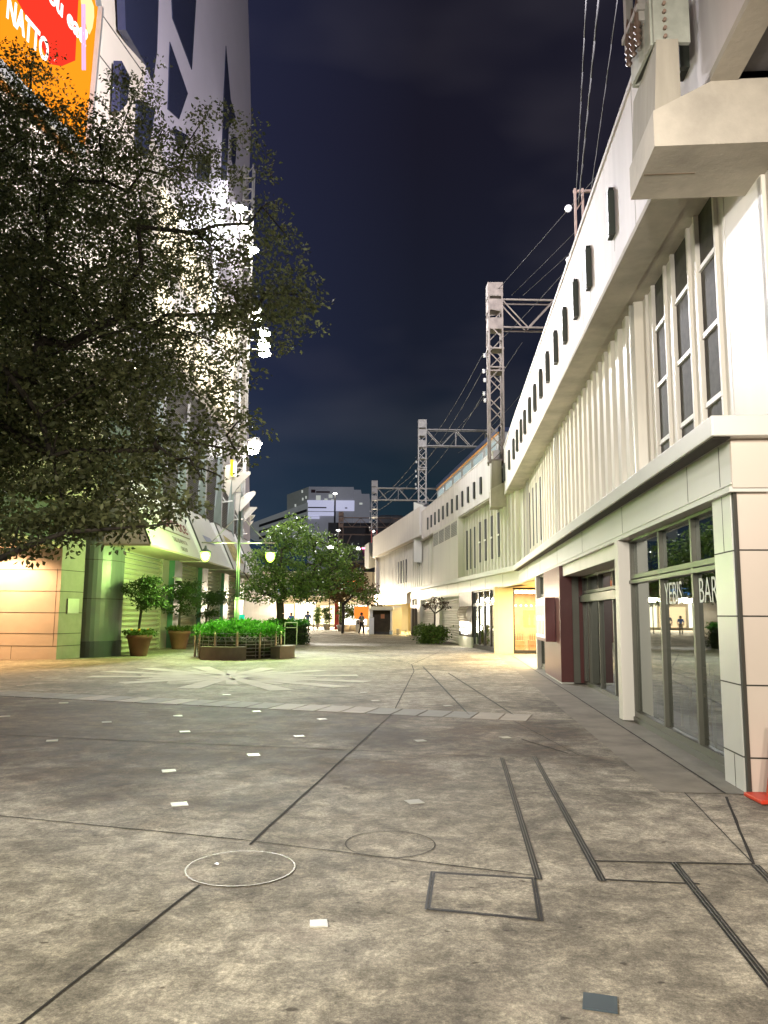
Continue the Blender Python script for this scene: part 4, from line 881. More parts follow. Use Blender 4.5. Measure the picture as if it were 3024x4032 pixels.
lamppost(PC.x-.1, PC.y, 3.62, 'green twin street lamp glowing yellow green in the round planter')
PL = empty('round_planter', (PC.x, PC.y, 0), 'round planter with bright green shrubs inside a wire and post railing', 'planter')
m = MB(); m.lathe(PC, [(1.28, 0), (1.28, .55), (1.1, .55), (0.01, .5)], 36); m.build('soil_bed', mat('planter_soil', (.04, .035, .02), .9, var=.2), PL)
m = MB()
for k in range(26):
    a = 2*math.pi*k/26; m.tube(PC+Vector((1.42*math.cos(a), 1.42*math.sin(a), .05)), PC+Vector((1.42*math.cos(a), 1.42*math.sin(a), .85)), .008, n=4)
for z in (.12, .24, .36, .48, .6, .72, .85):
    pp = [PC+Vector((1.42*math.cos(2*math.pi*k/36), 1.42*math.sin(2*math.pi*k/36), z)) for k in range(37)]; m.path(pp, .01, 4)
m.build('wire_guard', steel, PL)
for k in range(12):
    a = 2*math.pi*(k+.3)/12; p = PC+Vector((1.5*math.cos(a), 1.5*math.sin(a), 0)); m = MB(); m.tube(p, p+Vector((0, 0, .92)), .035, n=8); m.build('post', mat('railing_post', (.42, .34, .25), .35, metal=.5, var=.1), PL)
bench_m = mat('bench_concrete', (.13, .11, .085), .7, var=.12, scale=4)
def bench(a0, a1, label):
    e = empty('curved_bench', PC+Vector((1.65*math.cos((a0+a1)/2), 1.65*math.sin((a0+a1)/2), 0)), label, 'bench', 'curved benches round the planter')
    m = MB(); n = 12; R0, R1_ = 1.56, 2.0
    for i in range(n):
        t0, t1 = a0+(a1-a0)*i/n, a0+(a1-a0)*(i+1)/n
        P_ = lambda r, t, z: PC+Vector((r*math.cos(t), r*math.sin(t), z))
        m.quad(P_(R1_, t0, 0), P_(R1_, t1, 0), P_(R1_, t1, .40), P_(R1_, t0, .40)); m.quad(P_(R0, t0, .40), P_(R1_, t0, .40), P_(R1_, t1, .40), P_(R0, t1, .40)); m.quad(P_(R0, t0, 0), P_(R0, t1, 0), P_(R0, t1, .4), P_(R0, t0, .4))
    for t in (a0, a1): m.quad(P_(R0, t, 0), P_(R1_, t, 0), P_(R1_, t, .40), P_(R0, t, .40))
    m.build('base', bench_m, e)
    m = MB()
    for i in range(n):
        t0, t1 = a0+(a1-a0)*i/n, a0+(a1-a0)*(i+1)/n
        m.quad(P_(R0-.02, t0, .43), P_(R1_+.03, t0, .43), P_(R1_+.03, t1, .43), P_(R0-.02, t1, .43)); m.quad(P_(R1_+.03, t0, .40), P_(R1_+.03, t1, .40), P_(R1_+.03, t1, .43), P_(R1_+.03, t0, .43))
    m.build('seat', mat('bench_seat', (.2, .16, .11), .5, var=.15), e)
bench(math.radians(-118), math.radians(-72), 'curved dark bench on the camera side of the round planter')
bench(math.radians(-35), math.radians(5), 'curved dark bench at the right end of the round planter')

# ------------------------------------------------------------------ vegetation
def leaves(name, centers, spread, nper, size, m, parent, flat=.45, droop=.2):
    n = len(centers)*nper; c = np.repeat(np.array(centers), nper, 0)
    d = rng.normal(0, 1, (n, 3)); d /= np.linalg.norm(d, axis=1)[:, None]; rr = rng.random(n)**.5
    p = c+d*rr[:, None]*spread*np.array([1, 1, flat])
    ax = d*np.array([1, 1, .5])+rng.normal(0, .5, (n, 3)); ax[:, 2] -= droop; ax /= np.linalg.norm(ax, axis=1)[:, None]
    nn = np.cross(ax, rng.normal(0, 1, (n, 3))*np.array([1, 1, .45])); nn /= np.linalg.norm(nn, axis=1)[:, None]
    s = size*rng.uniform(.65, 1.3, n)[:, None]; w = nn*s*.27; up_ = np.cross(nn, ax)*s*.12
    v = np.stack([p, p+ax*s*.45+w+up_, p+ax*s-up_, p+ax*s*.45-w+up_], 1).reshape(-1, 3)
    me = bpy.data.meshes.new(name); me.vertices.add(4*n); me.vertices.foreach_set('co', v.ravel())
    me.loops.add(4*n); me.loops.foreach_set('vertex_index', np.arange(4*n)); me.polygons.add(n); me.polygons.foreach_set('loop_start', np.arange(n)*4); me.polygons.foreach_set('loop_total', np.full(n, 4))
    me.update(calc_edges=True); me.materials.append(m); o = bpy.data.objects.new(name, me); C.objects.link(o)
    if parent: o.parent = parent; o.matrix_parent_inverse = Matrix.Translation(-parent.location)
    return o
def in_lobes(lobes, n, minr=0.):
    out = []; vol = np.array([a[1]*a[1]*a[2] if len(a) > 2 else a[1]**3 for a in lobes]); pr = vol/vol.sum()
    for k in rng.choice(len(lobes), n, p=pr):
        c, r, rz = lobes[k][0], lobes[k][1], lobes[k][2]
        d = rng.normal(0, 1, 3); d /= np.linalg.norm(d); q = minr+(1-minr)*rng.random()**(1/2.4)
        out.append((c[0]+d[0]*r*q, c[1]+d[1]*r*q, c[2]+d[2]*rz*q))
    return out
def grow(trunk_pts, targets, r0, name, m, parent, minr=.006, step=.5, bias=.5):
    nodes = [Vector(p) for p in trunk_pts]; par = [-1]+list(range(len(nodes)-1)); dist = [0.]
    for i in range(1, len(nodes)): dist.append(dist[-1]+(nodes[i]-nodes[i-1]).length)
    base = nodes[len(nodes)//2]; load = {}
    ts = sorted([Vector(t) for t in targets], key=lambda t: (t-nodes[-1]).length)
    P = np.array([tuple(x) for x in nodes])
    st = len(nodes)//2
    for t in ts:
        dd = np.linalg.norm(P[st:]-np.array(t), axis=1)+bias*np.array(dist[st:])*.35
        j = int(np.argmin(dd))+st; a = nodes[j]; ln = (t-a).length; k = max(1, int(ln/step)); prev = j
        for i in range(1, k+1):
            f = i/k; q = a.lerp(t, f)+Vector((random.uniform(-1, 1), random.uniform(-1, 1), random.uniform(-1, 1)+.6*math.sin(f*math.pi)))*.10*min(ln, 1.6)*math.sin(f*math.pi)
            nodes.append(q); par.append(prev); dist.append(dist[prev]+(q-nodes[prev]).length); prev = len(nodes)-1
        P = np.array([tuple(x) for x in nodes]); load[prev] = load.get(prev, 0)+1
    ld = [load.get(i, 0) for i in range(len(nodes))]
    for i in range(len(nodes)-1, 0, -1): ld[par[i]] += ld[i]
    tot = max(ld); R = [max(minr, r0*(max(l, .3)/tot)**.5) for l in ld]
    mb = MB()
    for i in range(1, len(nodes)):
        a, b = nodes[par[i]], nodes[i]; n = 8 if R[i] > .05 else (5 if R[i] > .02 else 3)
        mb.tube(a, b, max(R[i], min(R[par[i]], R[i]*1.35)), R[i], n=n, caps=False)
    return mb.build(name, m, parent)
bark = mat('dark_bark', (.045, .036, .026), .85, var=.25, scale=8, bump=.5)
leaf_a = leafmat('zelkova_leaf', (.048, .060, .022), (.175, .19, .08))
leaf_b = leafmat('green_leaf', (.04, .085, .018), (.17, .25, .05))
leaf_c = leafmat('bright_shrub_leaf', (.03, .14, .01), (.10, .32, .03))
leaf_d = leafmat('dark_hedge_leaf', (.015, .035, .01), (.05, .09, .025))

# big zelkova on the left; lobes given as picture point, distance, radius
BT = empty('large_tree', (-8.0, 10.8, 0), 'large spreading dark leaved tree filling the left side above the plaza', 'tree')
def lb(px, py, Y, r, rz=None): p = at(px, py, Y); return ((p.x, p.y, p.z), r, rz or r*.62)
big = [lb(60, 620, 12.5, 1.7), lb(330, 720, 12.2, 1.3), lb(520, 380, 12.6, .55), lb(600, 620, 12, .9), lb(760, 700, 12, .8), lb(880, 500, 12.2, .6, .35), lb(300, 1000, 11.5, 1.6), lb(640, 960, 11.3, 1.2), lb(930, 930, 11.5, .85), lb(1080, 860, 11.7, .45, .3),
       lb(1090, 1060, 11.5, .7), lb(1160, 1180, 11.3, .5), lb(1010, 1250, 11.3, .85), lb(700, 1250, 10.8, 1.3), lb(300, 1350, 10.5, 1.6), lb(0, 1200, 11, 1.8), lb(880, 1480, 10.6, .65), lb(620, 1560, 10., 1.1), lb(250, 1700, 9.6, 1.5), lb(0, 1650, 9.5, 1.6), lb(820, 1720, 9.8, .75),
       lb(550, 1850, 9., .9), lb(200, 1950, 8.8, 1.1), lb(640, 2010, 8.5, .42, .2), lb(420, 2040, 8.3, .6, .3), lb(90, 2090, 8.3, .6, .3), lb(1130, 1150, 11.4, .55), lb(1060, 1210, 11.4, .7), lb(560, 330, 12.6, .5, .3), lb(420, 520, 12.4, .9), lb(130, 260, 13, .6, .4), lb(60, 330, 13, .9), lb(700, 560, 12, .7), lb(960, 640, 12, .5, .3), lb(-400, 1000, 12, 2.4), lb(-500, 1700, 10.5, 2.2), lb(-300, 2050, 9, 1.0, .5), lb(900, 1640, 10., .45), lb(-200, 500, 13, 1.8), lb(-900, 900, 12, 2.5), lb(-900, 1600, 11, 2.2), lb(1190, 1300, 11.3, .32, .2), lb(960, 1000, 11.5, .6)]
tg = in_lobes(big, 900)
grow([(-8.0, 10.8, 0), (-7.95, 10.8, .8), (-7.9, 10.8, 1.6), (-7.75, 10.75, 2.3)], tg[:520], .24, 'trunk', bark, BT, step=.55, minr=.009)
leaves('crown', tg+in_lobes(big, 5900, .1), .25, 28, .070, leaf_a, BT)
leaves('inner_foliage', in_lobes([lb(-50, 800, 13.2, 1.9), lb(150, 1050, 12.6, 1.8), lb(120, 1400, 11.8, 1.7), lb(100, 1750, 10.6, 1.5), lb(420, 1250, 11.8, 1.2), lb(430, 1650, 10.8, 1.1), lb(300, 800, 12.9, 1.2)], 420, 0), .28, 26, .072, leaf_a, BT)
# low bare branch across the orange wall
lowp = [at(-300, 2330, 8.2), at(0, 2200, 8.1), at(110, 2150, 8.0), at(260, 2095, 8.0), at(400, 2085, 7.9), at(560, 2072, 7.8), at(700, 2060, 7.8)]
m = MB()
for i, (a, b) in enumerate(zip(lowp, lowp[1:])): m.tube(a, b, .042-.006*i, .036-.006*i, n=6)
m.tube(at(38, 2180, 8.1), at(60, 2120, 8.05), .012, .01).tube(at(60, 2120, 8.05), at(80, 2055, 8), .01, .006).tube(at(152, 2122, 8), at(145, 2090, 8), .009, .006)
m.build('low_branch', bark, BT)
leaves('branch_leaves', [tuple(lowp[k].lerp(lowp[k+1], random.random())+Vector((random.uniform(-.2, .2), random.uniform(-.3, .3), random.uniform(-.02, .35)))) for k in (1, 2, 3, 4, 5) for _ in range(14)], .16, 16, .07, leaf_a, BT)

# middle trees
def tree(x, y, ht, lobes, label, nb, nl, size, m=leaf_b, r0=.2, per=14, spread=.35):
    e = empty('plaza_tree', (x, y, 0), label, 'tree', 'plaza trees')
    t = in_lobes(lobes, nb); grow([(x, y, 0), (x+.02, y, ht*.35), (x+.05, y, ht*.7), (x, y, ht)], t, r0, 'trunk', bark, e, step=.7)
    leaves('crown', t+in_lobes(lobes, nl, .15), spread, per, size, m, e); return e
Ym = 40.
mid = [lb(1160, 2120, Ym, 1.4), lb(1050, 2200, Ym-.5, 1.2), lb(1250, 2150, Ym, 1.3), lb(1000, 2290, Ym-.5, .9, .7), lb(1120, 2280, Ym-1, 1.6, 1.1), lb(1300, 2240, Ym, 1.5), lb(1240, 2310, Ym-.5, 1.3, .7), lb(1380, 2290, Ym+.5, 1.0, .7), lb(1040, 2350, Ym, .8, .4), lb(1350, 2180, Ym+1, 1.0), lb(1160, 2055, Ym, .6, .5), lb(1090, 2110, Ym, .7, .6), lb(1440, 2340, Ym+2, .7, .5), lb(970, 2330, Ym, .6, .4)]
tree(-5.35, 40.2, 2.2, mid, 'bushy green tree standing in a hedge planter in mid plaza', 180, 620, .15, per=15)
tree(-3.2, 62, 2.3, [lb(1340, 2330, 62, 1.6), lb(1420, 2320, 62, 1.4), lb(1380, 2260, 62, 1.5), lb(1460, 2370, 61, .9)], 'slim far tree with orange tinted leaves beside the small kiosk', 60, 160, .2, leafmat('autumn_leaf', (.06, .045, .015), (.16, .10, .03)), .12)
tree(-3.9, 72, 3, [lb(1290, 2300, 72, 2.2), lb(1200, 2330, 72, 2.), lb(1240, 2290, 72, 2.)], 'far tree with leaning trunk behind the walking people', 60, 160, .24, leaf_d, .2)
# planter shrubs
cs_ = []
for k in range(420):
    a, r = random.random()*6.283, 1.55*math.sqrt(random.random()); cs_.append((PC.x+r*math.cos(a), PC.y+r*math.sin(a), .82+.38*random.random()*(1.2-(r/1.9)**2)))
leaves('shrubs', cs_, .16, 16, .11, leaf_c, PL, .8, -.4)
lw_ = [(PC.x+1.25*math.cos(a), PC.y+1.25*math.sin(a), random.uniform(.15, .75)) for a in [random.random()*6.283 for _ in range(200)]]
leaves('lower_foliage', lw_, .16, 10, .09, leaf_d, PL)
# hedge planter at mid tree
HP = empty('hedge_planter', (-5.0, 40, 0), 'clipped dark hedge block round the mid plaza tree behind the wire planter', 'hedge')
hx0, hx1 = at(1060, 2500, 39.2).x, at(1200, 2500, 39.2).x
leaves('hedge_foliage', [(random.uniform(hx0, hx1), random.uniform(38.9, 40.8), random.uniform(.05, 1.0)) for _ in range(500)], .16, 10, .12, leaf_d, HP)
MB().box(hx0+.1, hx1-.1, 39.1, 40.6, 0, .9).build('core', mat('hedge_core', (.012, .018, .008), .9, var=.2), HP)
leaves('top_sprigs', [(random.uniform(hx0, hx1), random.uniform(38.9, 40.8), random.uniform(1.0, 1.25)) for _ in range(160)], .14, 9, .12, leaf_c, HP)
m = MB(); x = at(1155, 2450, 38.8).x
m.bar((x-.4, 38.7, .0), (x-.4, 38.7, 1.1), .04).bar((x+.2, 38.7, 0), (x+.2, 38.7, 1.1), .04).bar((x-.4, 38.7, 1.1), (x+.2, 38.7, 1.1), .04).bar((x-.4, 38.7, .85), (x+.2, 38.7, .85), .03); m.build('railing', alum_l, HP)
# potted trees by the shutters
terra = mat('terracotta', (.20, .085, .055), .7, var=.12, scale=4)
def potted(x, y, label, sc_=1., full=True):
    e = empty('potted_tree', (x, y, 0), label, 'potted plant', 'potted trees along the store shutters')
    m = MB(); m.lathe((x, y, 0), [(.001, 0), (.28*sc_, 0), (.29*sc_, .05), (.41*sc_, .6*sc_), (.45*sc_, .62*sc_), (.45*sc_, .74*sc_), (.41*sc_, .74*sc_), (.39*sc_, .68*sc_), (.001, .66*sc_)], 24); m.build('pot', terra, e)
    if full:
        u_ = random.uniform; lo = [((x+.15*sc_, y, 2.35*sc_), .8*sc_, .4*sc_)]+[((x+u_(-.65, .9)*sc_, y+u_(-.4, .4), u_(1.5, 2.75)*sc_), u_(.2, .42)*sc_, u_(.14, .28)*sc_) for _ in range(9)]
        t = in_lobes(lo, 70); grow([(x-.05, y, .66*sc_), (x-.03, y, 1.1*sc_), (x, y, 1.45*sc_), (x+.02, y, 1.75*sc_)], t, .05*sc_, 'trunk', bark, e, step=.25)
        leaves('crown', t+in_lobes(lo, 120), .17*sc_, 12, .105, leafmat_p, e)
    leaves('underplanting', [(x+.5*sc_*math.cos(a)*r, y+.5*sc_*math.sin(a)*r, .78*sc_+.1*random.random()) for a, r in [(random.random()*6.28, random.random()**.5) for _ in range(90)]], .13, 10, .09, leaf_b, e)
    return e
leafmat_p = leafmat('potted_leaf', (.03, .06, .015), (.09, .15, .04))
PT = potted(-8.72, 28.0, 'nearest potted tree in terracotta pot in front of the first roller shutter')
m = MB()
for k, (a, b) in enumerate(((.1, -.3), (.3, .1), (-.2, -.2))): m.lathe((-8.72+a, 28+b-.1, .93), [(.001, -.04), (.05, -.01), (.04, .03), (.001, .04)], 8)
m.build('flower', mat('orange_flower', (.8, .35, .05), .6, var=0), PT)
potted(-8.75, 33.6, 'second potted tree between the shutter and the green column', 1.05)
potted(-8.7, 38.4, 'third potted tree, dark, further along the shutters', .95)
e = potted(2.7, 42.2, 'low bushy potted plant with red leaved stem against the right hand shutters', .95, False); e['group'] = 'potted plants by the right shutters'
leaves('bush', [(2.7+random.gauss(-.1, .42), 42.0+random.uniform(-.6, .5), random.uniform(.08, .95)) for _ in range(260)], .2, 12, .13, leaf_b, e)
grow([(2.75, 42.2, .7), (2.8, 42.2, 1.2), (2.8, 42.2, 1.6)], in_lobes([((2.9, 42.2, 2.1), .7, .35)], 22), .05, 'stem', bark, e, step=.3)
leaves('red_leaves', in_lobes([((2.9, 42.2, 2.1), .8, .4)], 40), .13, 8, .12, leafmat('purple_leaf', (.05, .03, .02), (.12, .08, .05)), e)

# security camera
e = empty('security_camera', (-9.1, 34.2, 2.95), 'white dome security camera bracketed on the column above the shutters', 'camera')
MB().lathe((-9.05, 34.2, 2.95), [(.001, .13), (.12, .12), (.15, .02), (.15, -.02)], 16).build('housing', white, e); MB().lathe((-9.05, 34.2, 2.95), [(.12, -.02), (.1, -.1), (.001, -.14)], 12).build('dome', black, e)
MB().bar((-9.05, 34.2, 3.05), (-9.4, 34.6, 3.1), .05).build('bracket', white, e)
# red cone base at right edge
cb = gp(3005, 3160)
e = empty('traffic_cone', (cb.x+.12, cb.y, 0), 'red traffic cone base peeping in at the right edge by the pink wall', 'cone')
cx_, cy_ = gp(2976, 3160).x+.25, cb.y+.06
MB().prism([Vector((cx_-.25, cy_-.16, .005)), Vector((cx_+.2, cy_-.16, .005)), Vector((cx_+.2, cy_+.16, .005)), Vector((cx_-.25, cy_+.16, .005))], (0, 0, .035)).build('base', mat('cone_red', (.65, .05, .02), .45, var=.1, scale=5), e, .008)
MB().lathe((cx_, cy_, .04), [(.12, 0), (.03, .6), (.001, .6)], 20).build('cone_body', MATS['cone_red'], e)

# ------------------------------------------------------------------ people
def person(x, y, h, label, shirt, legs_c, pose, face=0, bare=False, hair=(.02, .015, .012)):
    e = empty('person', (x, y, 0), label, 'person'); k = h/1.7; R = Matrix.Rotation(face, 4, 'Z'); T_ = lambda v: Vector((x, y, 0))+(R @ Vector(v))*k
    st, ar = pose
    J = {'pel': (0, 0, .93), 'sp': (0, .01, 1.12), 'ch': (0, 0, 1.32), 'nk': (0, 0, 1.45), 'hd': (0, -.02, 1.56), 'tp': (0, -.01, 1.66),
         'hl': (-.09, 0, .88), 'kl': (-.1, -.06+st*.18, .49), 'al': (-.1, st*.34+.02, .09), 'tl': (-.1, st*.34-.14, .04), 'hr': (.09, 0, .88), 'kr': (.1, -.06-st*.12, .49), 'ar': (.1, -st*.3+.02, .09), 'tr': (.1, -st*.3-.14, .04),
         'sl': (-.18, 0, 1.38), 'el': (-.26, ar*.1+.03, 1.12), 'wl': (-.24, ar*.25-.12, .9), 'fl': (-.23, ar*.28-.15, .81), 'sr': (.18, 0, 1.38), 'er': (.26, -ar*.1+.03, 1.12), 'wr': (.24, -ar*.1-.14, .92), 'fr': (.23, -ar*.1-.17, .83)}
    E = [('pel', 'sp'), ('sp', 'ch'), ('ch', 'nk'), ('nk', 'hd'), ('hd', 'tp'), ('pel', 'hl'), ('hl', 'kl'), ('kl', 'al'), ('al', 'tl'), ('pel', 'hr'), ('hr', 'kr'), ('kr', 'ar'), ('ar', 'tr'), ('ch', 'sl'), ('sl', 'el'), ('el', 'wl'), ('wl', 'fl'), ('ch', 'sr'), ('sr', 'er'), ('er', 'wr'), ('wr', 'fr')]
    Rd = {'pel': .13, 'sp': .115, 'ch': .13, 'nk': .055, 'hd': .09, 'tp': .075, 'hl': .085, 'hr': .085, 'kl': .055, 'kr': .055, 'al': .038, 'ar': .038, 'tl': .035, 'tr': .035, 'sl': .06, 'sr': .06, 'el': .042, 'er': .042, 'wl': .03, 'wr': .03, 'fl': .03, 'fr': .03}
    def skin(name, keys, grow_, m, root):
        ks = [q for q in J if q in keys]; me = bpy.data.meshes.new(name); me.from_pydata([T_(J[q]) for q in ks], [(ks.index(a), ks.index(b)) for a, b in E if a in ks and b in ks], [])
        o = bpy.data.objects.new(name, me); C.objects.link(o); me.materials.append(m); md = o.modifiers.new('skin', 'SKIN')
        for i, q in enumerate(ks):
            r = (Rd[q]+grow_)*k; v = me.skin_vertices[0].data[i]; v.radius = (r, r); v.use_root = (q == root)
        s = o.modifiers.new('sub', 'SUBSURF'); s.levels = s.render_levels = 1
        o.parent = e; o.matrix_parent_inverse = Matrix.Translation(-e.location); return o
    skin('body', set(J), 0, mat('skin_tone', (.45, .28, .2), .6, var=0), 'pel')
    skin('shirt', {'pel', 'sp', 'ch', 'sl', 'sr', 'el', 'er'}, .022, mat('cloth_%s' % label[:6], shirt, .8, var=.1, scale=12), 'pel')
    skin('trousers', {'pel', 'hl', 'hr', 'kl', 'kr'} | (set() if bare else {'al', 'ar'}), .02, mat('cloth2_%s' % label[:6], legs_c, .8, var=.1), 'pel')
    MB().lathe(T_((0, .02, 1.56)), [(.001, .15*k), (.08*k, .13*k), (.115*k, .05*k), (.11*k, -.02*k), (.09*k, -.05*k)], 12).build('hair', mat('hair', hair, .7, var=0), e)
    return e
p1 = person(-1.62, 58.8, 1.66, 'slim person in grey top and black trousers walking beside the kiosk', (.20, .20, .15), (.012, .012, .014), (.5, .6), .9)
MB().box(-1.95, -1.78, 58.7, 58.9, .78, 1.1).build('shoulder_bag', black, p1)
person(-6.0, 62, 1.74, 'person in blue patterned shirt and shorts walking past the hedge', (.10, .14, .22), (.10, .14, .2), (.35, .3), .1, True, (.05, .035, .03))
person(-7.9, 67, 1.6, 'distant person in bright blue top behind the mid plaza tree', (.08, .22, .6), (.3, .28, .24), (.1, .2), .2)

# ------------------------------------------------------------------ far things
KI = empty('kiosk', at(1498, 2493, 60), 'small kiosk with pale curved roof and dark open front', 'kiosk')
x0, x1 = at(1455, 2490, 60).x, at(1543, 2490, 60).x
MB().box(x0, x0+.22, 60, 61.49, 0, 1.85).build('wall', white, KI); MB().box(x1-.12, x1, 60, 61.49, 0, 1.85).build('wall', white, KI); MB().box(x0, x1, 61.5, 61.6, 0, 1.85).build('wall', white, KI)
MB().hexa([Vector(p) for p in ((x0-.12, 59.8, 1.85), (x1+.1, 59.8, 1.85), (x0-.12, 61.8, 1.85), (x1+.1, 61.8, 1.85), (x0+.2, 60, 2.12), (x1, 60, 2.12), (x0+.2, 61.6, 2.12), (x1, 61.6, 2.12))]).build('roof', mat('kiosk_roof', (.75, .7, .5), .5, var=.05), KI)
MB().box(x0+.23, x1-.13, 61.3, 61.49, .15, 1.84).build('curtain', mat('kiosk_brown', (.10, .07, .035), .7, var=.2, scale=3), KI)
MB().box(x0+.85, x0+1.15, 61.25, 61.29, 1.2, 1.55).build('notice', mat('kiosk_notice', (.7, .3, .12), .6, var=0), KI)
MB().box(x0+.25, x1-.2, 59.8, 60.2, 0, .18).build('tray', mat('dark_tray', (.06, .05, .05), .6, var=.3, scale=8), KI)
wb = [(1548, 1580, 2392, 61.5, 2.15, 'tall cream cabinet to the right of the kiosk', (.75, .68, .45)), (1452, 1472, 2440, 59.3, 1.3, 'white appliance standing at the left of the kiosk', (.75, .76, .78)), (1400, 1418, 2440, 66, 1.0, 'grey waist high barrier panel left of the walking person', (.4, .4, .4)),
      (1562, 1572, 2470, 59.0, .45, 'small cream bin in front of the tall cabinet', (.6, .5, .3)), (1534, 1546, 2478, 59.0, .33, 'pale blue bucket on the ground by the kiosk', (.35, .5, .6))]
for a, b, _, Y, h, lab, col in wb:
    xa, xb_ = at(a, 2490, Y).x, at(b, 2490, Y).x; e = empty('storage_box', ((xa+xb_)/2, Y+.3, 0), lab, 'box')
    MB().box(xa, xb_, Y, Y+.6, .03, h).build('body', mat('m_'+lab[:12].replace(' ', '_'), col, .5, var=.05), e, .015); MB().box(xa+.03, xb_-.03, Y+.03, Y+.57, 0, .03).box(xa-.01, xb_+.01, Y-.01, Y+.61, h-.06, h+.01).build('lid', alum_l, e)
e = empty('orange_banner', at(1415, 2440, 68), 'bright orange stall banner behind the walking person', 'banner')
xa, xb_ = at(1395, 2400, 68).x, at(1450, 2400, 68).x
MB().box(xa, xb_, 68, 68.06, 1.1, 2.2).build('cloth', emis('orange_cloth', (1, .2, .03), .9), e); MB().tube((xa, 68.1, 0), (xa, 68.1, 2.3), .03).tube((xb_, 68.1, 0), (xb_, 68.1, 2.3), .03).build('pole', alum_l, e)
e = empty('red_gate_post', at(1325, 2470, 78), 'dark red pillar with cap among the far shops', 'post')
xa = at(1325, 2470, 78).x
MB().box(xa-.22, xa+.22, 78, 78.4, 0, 2.9).build('shaft', mat('vermilion', (.4, .04, .03), .5, var=.1), e); MB().box(xa-.4, xa+.4, 77.9, 78.5, 2.9, 3.1).build('cap', mat('vermilion', (.4, .04, .03), .5), e)
for k, (px, w, Y, lab) in enumerate(((1250, .3, 80, 'small potted bush on the far plaza beside the leaning trunk'), (1285, .5, 76, 'round far bush in a white pot'), (1352, .9, 70, 'tall dense far bush left of the orange banner'), (1385, .8, 72, 'dense far bush touching the orange banner'))):
    x = at(px, 2470, Y).x; e = empty('potted_bush', (x, Y, 0), lab, 'potted plant', 'far potted bushes')
    MB().lathe((x, Y, 0), [(.001, 0), (w*.5, 0), (w*.7, .55), (w*.6, .55), (.001, .5)], 14).build('pot', mat('far_pot', (.5, .45, .4), .6, var=.1), e)
    leaves('foliage', in_lobes([((x, Y, 1.2+w*.6), w*.9, .9)], 70), .2, 12, .16, leaf_b, e)
# far shop row across the end of the plaza
FR_ = empty('far_shop_row', (-12, 92, 0), 'brightly lit low shop row closing the far end of the plaza', 'building')
MB().box(-30, 6, 92, 100, 0, 6.5).build('wall', mat('far_wall', (.55, .5, .4), .6, var=.1, scale=.3), FR_)
shopc = [(1, .9, .6), (1, .8, .45), (1, .93, .75), (1, .72, .4)]
xx = -22.
k = 0
while xx < 1.5:
    w = random.uniform(1.6, 3.2); e_ = MB().box(xx, xx+w, 91.93, 91.99, .3, random.uniform(2.5, 3.3)).build('lit_window', emis('shop_glow_%d' % (k % 4), shopc[k % 4], (2.2, 1.4, 2.6, 1.7)[k % 4]), FR_)
    xx += w+random.uniform(.15, .6); k += 1
MB().box(-24, 3, 90.6, 92, 3.5, 3.75).build('canopy', white, FR_)
MB().box(-14, -11, 91.9, 91.95, 4, 4.7).build('sign_band', mat('far_sign_blue', (.05, .2, .5), .5, var=0, emit=(.1, .4, 1), estr=.6), FR_)
MB().box(-6, -2.5, 91.9, 91.95, 4.2, 5.6).build('sign_band', mat('far_sign_orange', (.5, .12, .04), .5, var=0, emit=(1, .25, .08), estr=.6), FR_)
for k, (x, y) in enumerate(((-15, 86), (-8, 84), (-1, 86))): light('shop_spill', 'AREA', (x, 90.2, 3.3), 3400, (1, .86, .62), 5, (x, 84, 0), sizey=.5, parent=FR_)
# dark elevated structure and station hall behind
SH = empty('station_hall', (4, 112, 0), 'dark elevated station hall with truss windows behind the gantries', 'building')
a, b = at(1290, 2200, 112), at(1600, 2060, 112)
darkb = mat('night_concrete', (.05, .05, .055), .7, var=.3, scale=.2)
MB().box(a.x, a.x+26, 112, 125, 7.5, b.z).build('hall', darkb, SH)
m = MB()
for k in range(14): x = a.x+1.7*k; m.bar((x, 111.9, 9), (x+1.7, 111.9, 13 if k % 2 else 9.2), .16)
m.bar((a.x, 111.9, 13), (a.x+24, 111.9, 13), .18).bar((a.x, 111.9, 9), (a.x+24, 111.9, 9), .18); m.build('truss', steel_d, SH)
for k, (px, py) in enumerate(((1560, 1990), (1520, 1995))):
    c = at(px, py, 118); MB().lathe((c.x, 118, b.z), [(1.4, 0), (1.5, 1.3), (1.1, 1.8), (.01, 1.8)], 20).build('roof_tank', mat('tank', (.2, .2, .19), .6, var=.1), SH)
# tall office building far behind
OB = empty('office_block', at(1216, 2100, 210), 'large grey office block with lit upper floors behind the trees', 'building')
Yb = 210; q = lambda x, y, Y=Yb: at(1050+x/3.318, 1880+y/3.318, Y)
tl, tr_ = q(550, 120), q(1135, 165); ct = mat('office_concrete', (.30, .30, .32), .6, var=.25, scale=.08, emit=(.62, .64, .75), estr=.075)  # office walls glow faintly in place of light falling on them
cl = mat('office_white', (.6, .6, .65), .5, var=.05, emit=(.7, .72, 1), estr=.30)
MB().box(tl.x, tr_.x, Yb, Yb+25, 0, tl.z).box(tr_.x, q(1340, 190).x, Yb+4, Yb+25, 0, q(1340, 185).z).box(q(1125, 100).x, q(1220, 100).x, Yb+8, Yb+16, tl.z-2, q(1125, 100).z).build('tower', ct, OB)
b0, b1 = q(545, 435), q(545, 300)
MB().box(tl.x-.3, tr_.x+.3, Yb-.6, Yb-.05, b0.z, b1.z).build('floor_band', cl, OB); MB().box(tl.x-.3, q(890, 455).x, Yb-.7, Yb-.05, q(545, 500).z, q(545, 455).z).build('floor_band', cl, OB); MB().box(tl.x, q(690, 510).x, Yb-.7, Yb-.05, q(545, 540).z, q(545, 512).z).build('floor_band', cl, OB)
